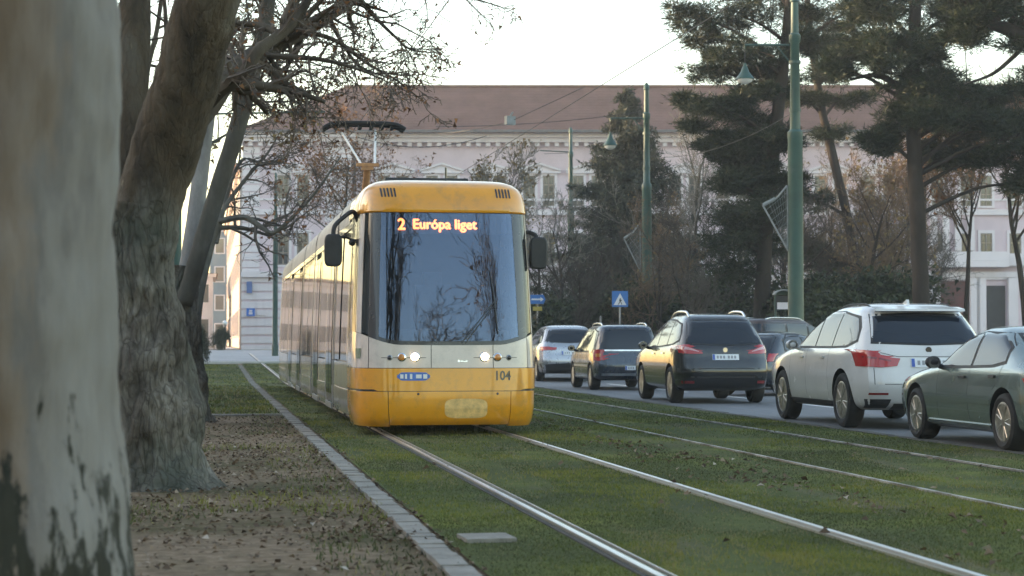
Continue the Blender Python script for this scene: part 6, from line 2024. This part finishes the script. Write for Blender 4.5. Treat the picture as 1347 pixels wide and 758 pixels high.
# ------------------------------------------------------------------ signs and small things by the road
M['sign_face_blue'] = var('sign_blue', (0.02, 0.17, 0.5), 0.35, 0.08, 3)
M['sign_white'] = var('sign_white', (0.75, 0.76, 0.78), 0.4, 0.05, 3)
M['sign_black'] = var('sign_black', (0.015, 0.015, 0.018), 0.5, 0.1, 3)
M['sign_yellow'] = var('sign_yellow', (0.5, 0.38, 0.08), 0.5, 0.1, 3)
Zs = 68
p = on(815.5, Zs)
root = thing('crossing_sign', 'blue square pedestrian crossing sign on a grey post above the slate people carrier', 'road sign', p, -YAW)
k = Zs / F
def lz(py): return (450 - py) * k + 1.2 - p.z
m = MB(); m.tube([(0, 0, -0.1), (0, 0, lz(384))], 0.035, 8); m.build('post', M['steel'], root, 60)
hw = 10.5 * k
m = MB(); m.b2((-hw, -0.07, lz(404)), (hw, -0.04, lz(383))); bd = m.build('board', M['sign_face_blue'], root)
z0 = lz(401.5); z1 = lz(386)
m = MB(); m.prism([(-hw * 0.8, z0), (hw * 0.8, z0), (0, z1)], -0.075, -0.0705); m.build('triangle', M['sign_white'], bd)
c = (z0 + z1) / 2
m = MB()
m.ball((0.01, -0.079, c + 0.02), 0.022, 8, (1, 0.2, 1))
m.prism([(-0.03, c - 0.005), (0.03, c - 0.005), (0.035, c - 0.09), (-0.02, c - 0.09)], -0.08, -0.0755)
m.prism([(-0.02, c - 0.091), (0.005, c - 0.091), (-0.05, z0 + 0.015), (-0.075, z0 + 0.015)], -0.08, -0.0755)
m.prism([(0.005, c - 0.091), (0.034, c - 0.091), (0.085, z0 + 0.015), (0.06, z0 + 0.015)], -0.08, -0.0755)
m.prism([(0.03, c - 0.01), (0.075, c - 0.06), (0.065, c - 0.075), (0.028, c - 0.04)], -0.08, -0.0755)
m.build('walker_symbol', M['sign_black'], bd)
Zs = 72
p = on(707, Zs); k = Zs / F
root = thing('direction_sign', 'small blue direction board with a little yellow plate under it, beside the tram\'s right mirror', 'road sign', p, -YAW)
m = MB(); m.tube([(0, 0, -0.1), (0, 0, lz(387))], 0.03, 8); m.build('post', M['steel'], root, 60)
m = MB(); m.prism([(-10 * k, lz(400)), (8 * k, lz(400)), (10.5 * k, lz(394)), (8 * k, lz(388)), (-10 * k, lz(388))], -0.06, -0.035); bd = m.build('board', M['sign_face_blue'], root)
m = MB(); m.b2((-8 * k, -0.064, lz(395)), (4 * k, -0.0605, lz(393))); m.prism([(4 * k, lz(397)), (8 * k, lz(394)), (4 * k, lz(391))], -0.064, -0.0605); m.build('arrow', M['sign_white'], bd)
m = MB(); m.b2((-6 * k, -0.06, lz(409)), (6 * k, -0.035, lz(403.5))); m.build('yellow_plate', M['sign_yellow'], root)
p = on(790, 70)
m = MB(); m.lathe([(0.035, 0), (0.035, 1.95), (0.02, 2.0)], (0, 0, 0), 'Z', 8)
o = m.build('post', M['steel'], None, 40); o.location = p; o.name = 'bare_post'
tag(o, 'thin bare grey post left of the crossing sign', 'post')
# notice case with an arched roof
Zs = 58
p = on(1030, Zs); k = Zs / F
root = thing('notice_case', 'green notice case with an arched pale roof between the pine and the near pole', 'notice case', p, -YAW)
m = MB()
for s in (-1, 1): m.tube([(s * 10 * k, 0, -0.1), (s * 10 * k, 0, lz(388))], 0.035, 8)
m.build('post', M['pole_green'], root, 60)
m = MB(); m.b2((-9.6 * k, -0.06, lz(408)), (9.6 * k, 0.06, lz(389))); m.build('panel', M['door_dark'], root)
m = MB(); m.b2((-8 * k, -0.066, lz(407)), (8 * k, -0.061, lz(398))); m.build('notice', M['wall_white'], root)
m = MB(); G = []
for i in range(13):
    a = math.pi * i / 12
    G.append([(math.cos(a) * 12.5 * k, y, lz(388) + math.sin(a) * 7 * k) for y in (-0.3, 0.3)])
m.grid(G); rf = m.build('roof', M['frame_pale'], root, 60)
md = rf.modifiers.new('t', 'SOLIDIFY'); md.thickness = 0.04
m = MB(); m.prism([(math.cos(math.pi * i / 12) * 11.6 * k, lz(388) + math.sin(math.pi * i / 12) * 6.2 * k) for i in range(13)], -0.05, 0.05); m.build('gable', M['pole_green'], root)
# white globe lamp at the side street
p = on(296, 118)
root = thing('globe_lamp', 'small white globe lamp at the mouth of the side street', 'street lamp', p)
m = MB(); m.tube([(0, 0, -0.1), (0, 0, 1.5)], 0.04, 8); m.build('post', M['wire'], root)
m = MB(); m.ball((0, 0, 1.66), 0.17, 14); m.build('globe', M['lamp_glass'], root, 60)

# ------------------------------------------------------------------ trees behind the viewer: they show in the windscreen
src = [o for o in COL.objects if o.parent is None and o.get('category') == 'tree' and o.name.startswith('bare_tree')]
for i, (x, y, s, lab) in enumerate([(-1.2, -7, 2.0, 'bare plane tree of the kerb row, first behind the viewer'), (-1.0, -19, 2.1, 'bare plane tree of the kerb row, second behind the viewer'), (13, -20, 2.1, 'bare roadside tree behind the viewer'), (7.5, -38, 2.0, 'bare tree far behind the viewer near the road')]):
    dup(src[1 + i % 3], lab, (x, y, 0), i * 2.1, 'trees behind the viewer', s)
for i, (x, y) in enumerate([(-14, 8), (-19, 20), (-15, 31), (-21, 44), (-17, 58), (-22, 74), (-13, -6)]):
    dup(src[2 + i % 4], 'bare park tree left of the avenue, outside the picture, ' + ['first', 'second', 'third', 'fourth', 'fifth', 'sixth', 'last'][i], (x, y, zg(y)), i * 1.9, 'park trees left of the avenue', 0.95 + 0.06 * (i % 3))

for i, (x, y, s) in enumerate([(-7.5, 66, 1.25), (-9.5, 79, 1.4), (-8.5, 96, 1.3), (-12, 108, 1.5)]):  # crowns added out of sight for the car windows to reflect
    dup(dense[i % 3], 'unseen full crowned bare tree added for car window reflections, ' + ['nearest', 'second', 'third', 'farthest'][i], (x, y, zg(y)), i * 2.3, 'park trees left of the avenue', s)
# ------------------------------------------------------------------ evening haze over the square
m = MB(); m.b2((-75, -70, -1.2), (90, 430, 34))
hm = bpy.data.materials.new('haze_air'); hm.use_nodes = True
hm.node_tree.nodes.clear()
ho = hm.node_tree.nodes.new('ShaderNodeOutputMaterial'); pv = hm.node_tree.nodes.new('ShaderNodeVolumePrincipled')
pv.inputs['Color'].default_value = (0.97, 0.94, 0.92, 1); pv.inputs['Density'].default_value = 0.0007; pv.inputs['Anisotropy'].default_value = 0.3
hm.node_tree.links.new(pv.outputs[0], ho.inputs['Volume'])
hz = m.build('haze', hm); tag(hz, 'thin pale evening haze over the square', 'haze', kind='stuff')
# ------------------------------------------------------------------ light
SUN_EL, SUN_AZ = R(6.5), R(-66)       # azimuth from the track direction, negative = to the left
w = bpy.data.worlds.new('World'); scene.world = w; w.use_nodes = True
nt = w.node_tree
bg = nt.nodes['Background']
sky = nt.nodes.new('ShaderNodeTexSky')
sky.sky_type = 'NISHITA'
sky.sun_disc = False
sky.sun_elevation = SUN_EL
sky.sun_rotation = SUN_AZ
sky.air_density = 1.0; sky.dust_density = 1.2; sky.ozone_density = 1.3
nt.links.new(sky.outputs[0], bg.inputs[0])
bg.inputs[1].default_value = 0.15
sl = bpy.data.lights.new('sun', 'SUN'); so = bpy.data.objects.new('sun', sl); COL.objects.link(so)
sl.energy = 2.0; sl.angle = R(0.6); sl.color = (1.0, 0.76, 0.5)
d = Vector((math.sin(SUN_AZ) * math.cos(SUN_EL), math.cos(SUN_AZ) * math.cos(SUN_EL), math.sin(SUN_EL)))
so.rotation_euler = d.to_track_quat('Z', 'Y').to_euler()
so.location = (0, 0, 40)
vs = scene.view_settings
scene.display_settings.display_device = 'sRGB'
vs.view_transform = 'Standard'; vs.look = 'None'; vs.gamma = 1; vs.use_curve_mapping = False
vs.exposure = 2.65
vs.use_white_balance = True; vs.white_balance_temperature = 7300; vs.white_balance_tint = 14
scene.cycles.max_bounces = 6; scene.cycles.diffuse_bounces = 3; scene.cycles.glossy_bounces = 3
scene.cycles.transparent_max_bounces = 8; scene.cycles.caustics_reflective = False; scene.cycles.caustics_refractive = False
scene.cycles.use_denoising = True
scene.cycles.sample_clamp_indirect = 4
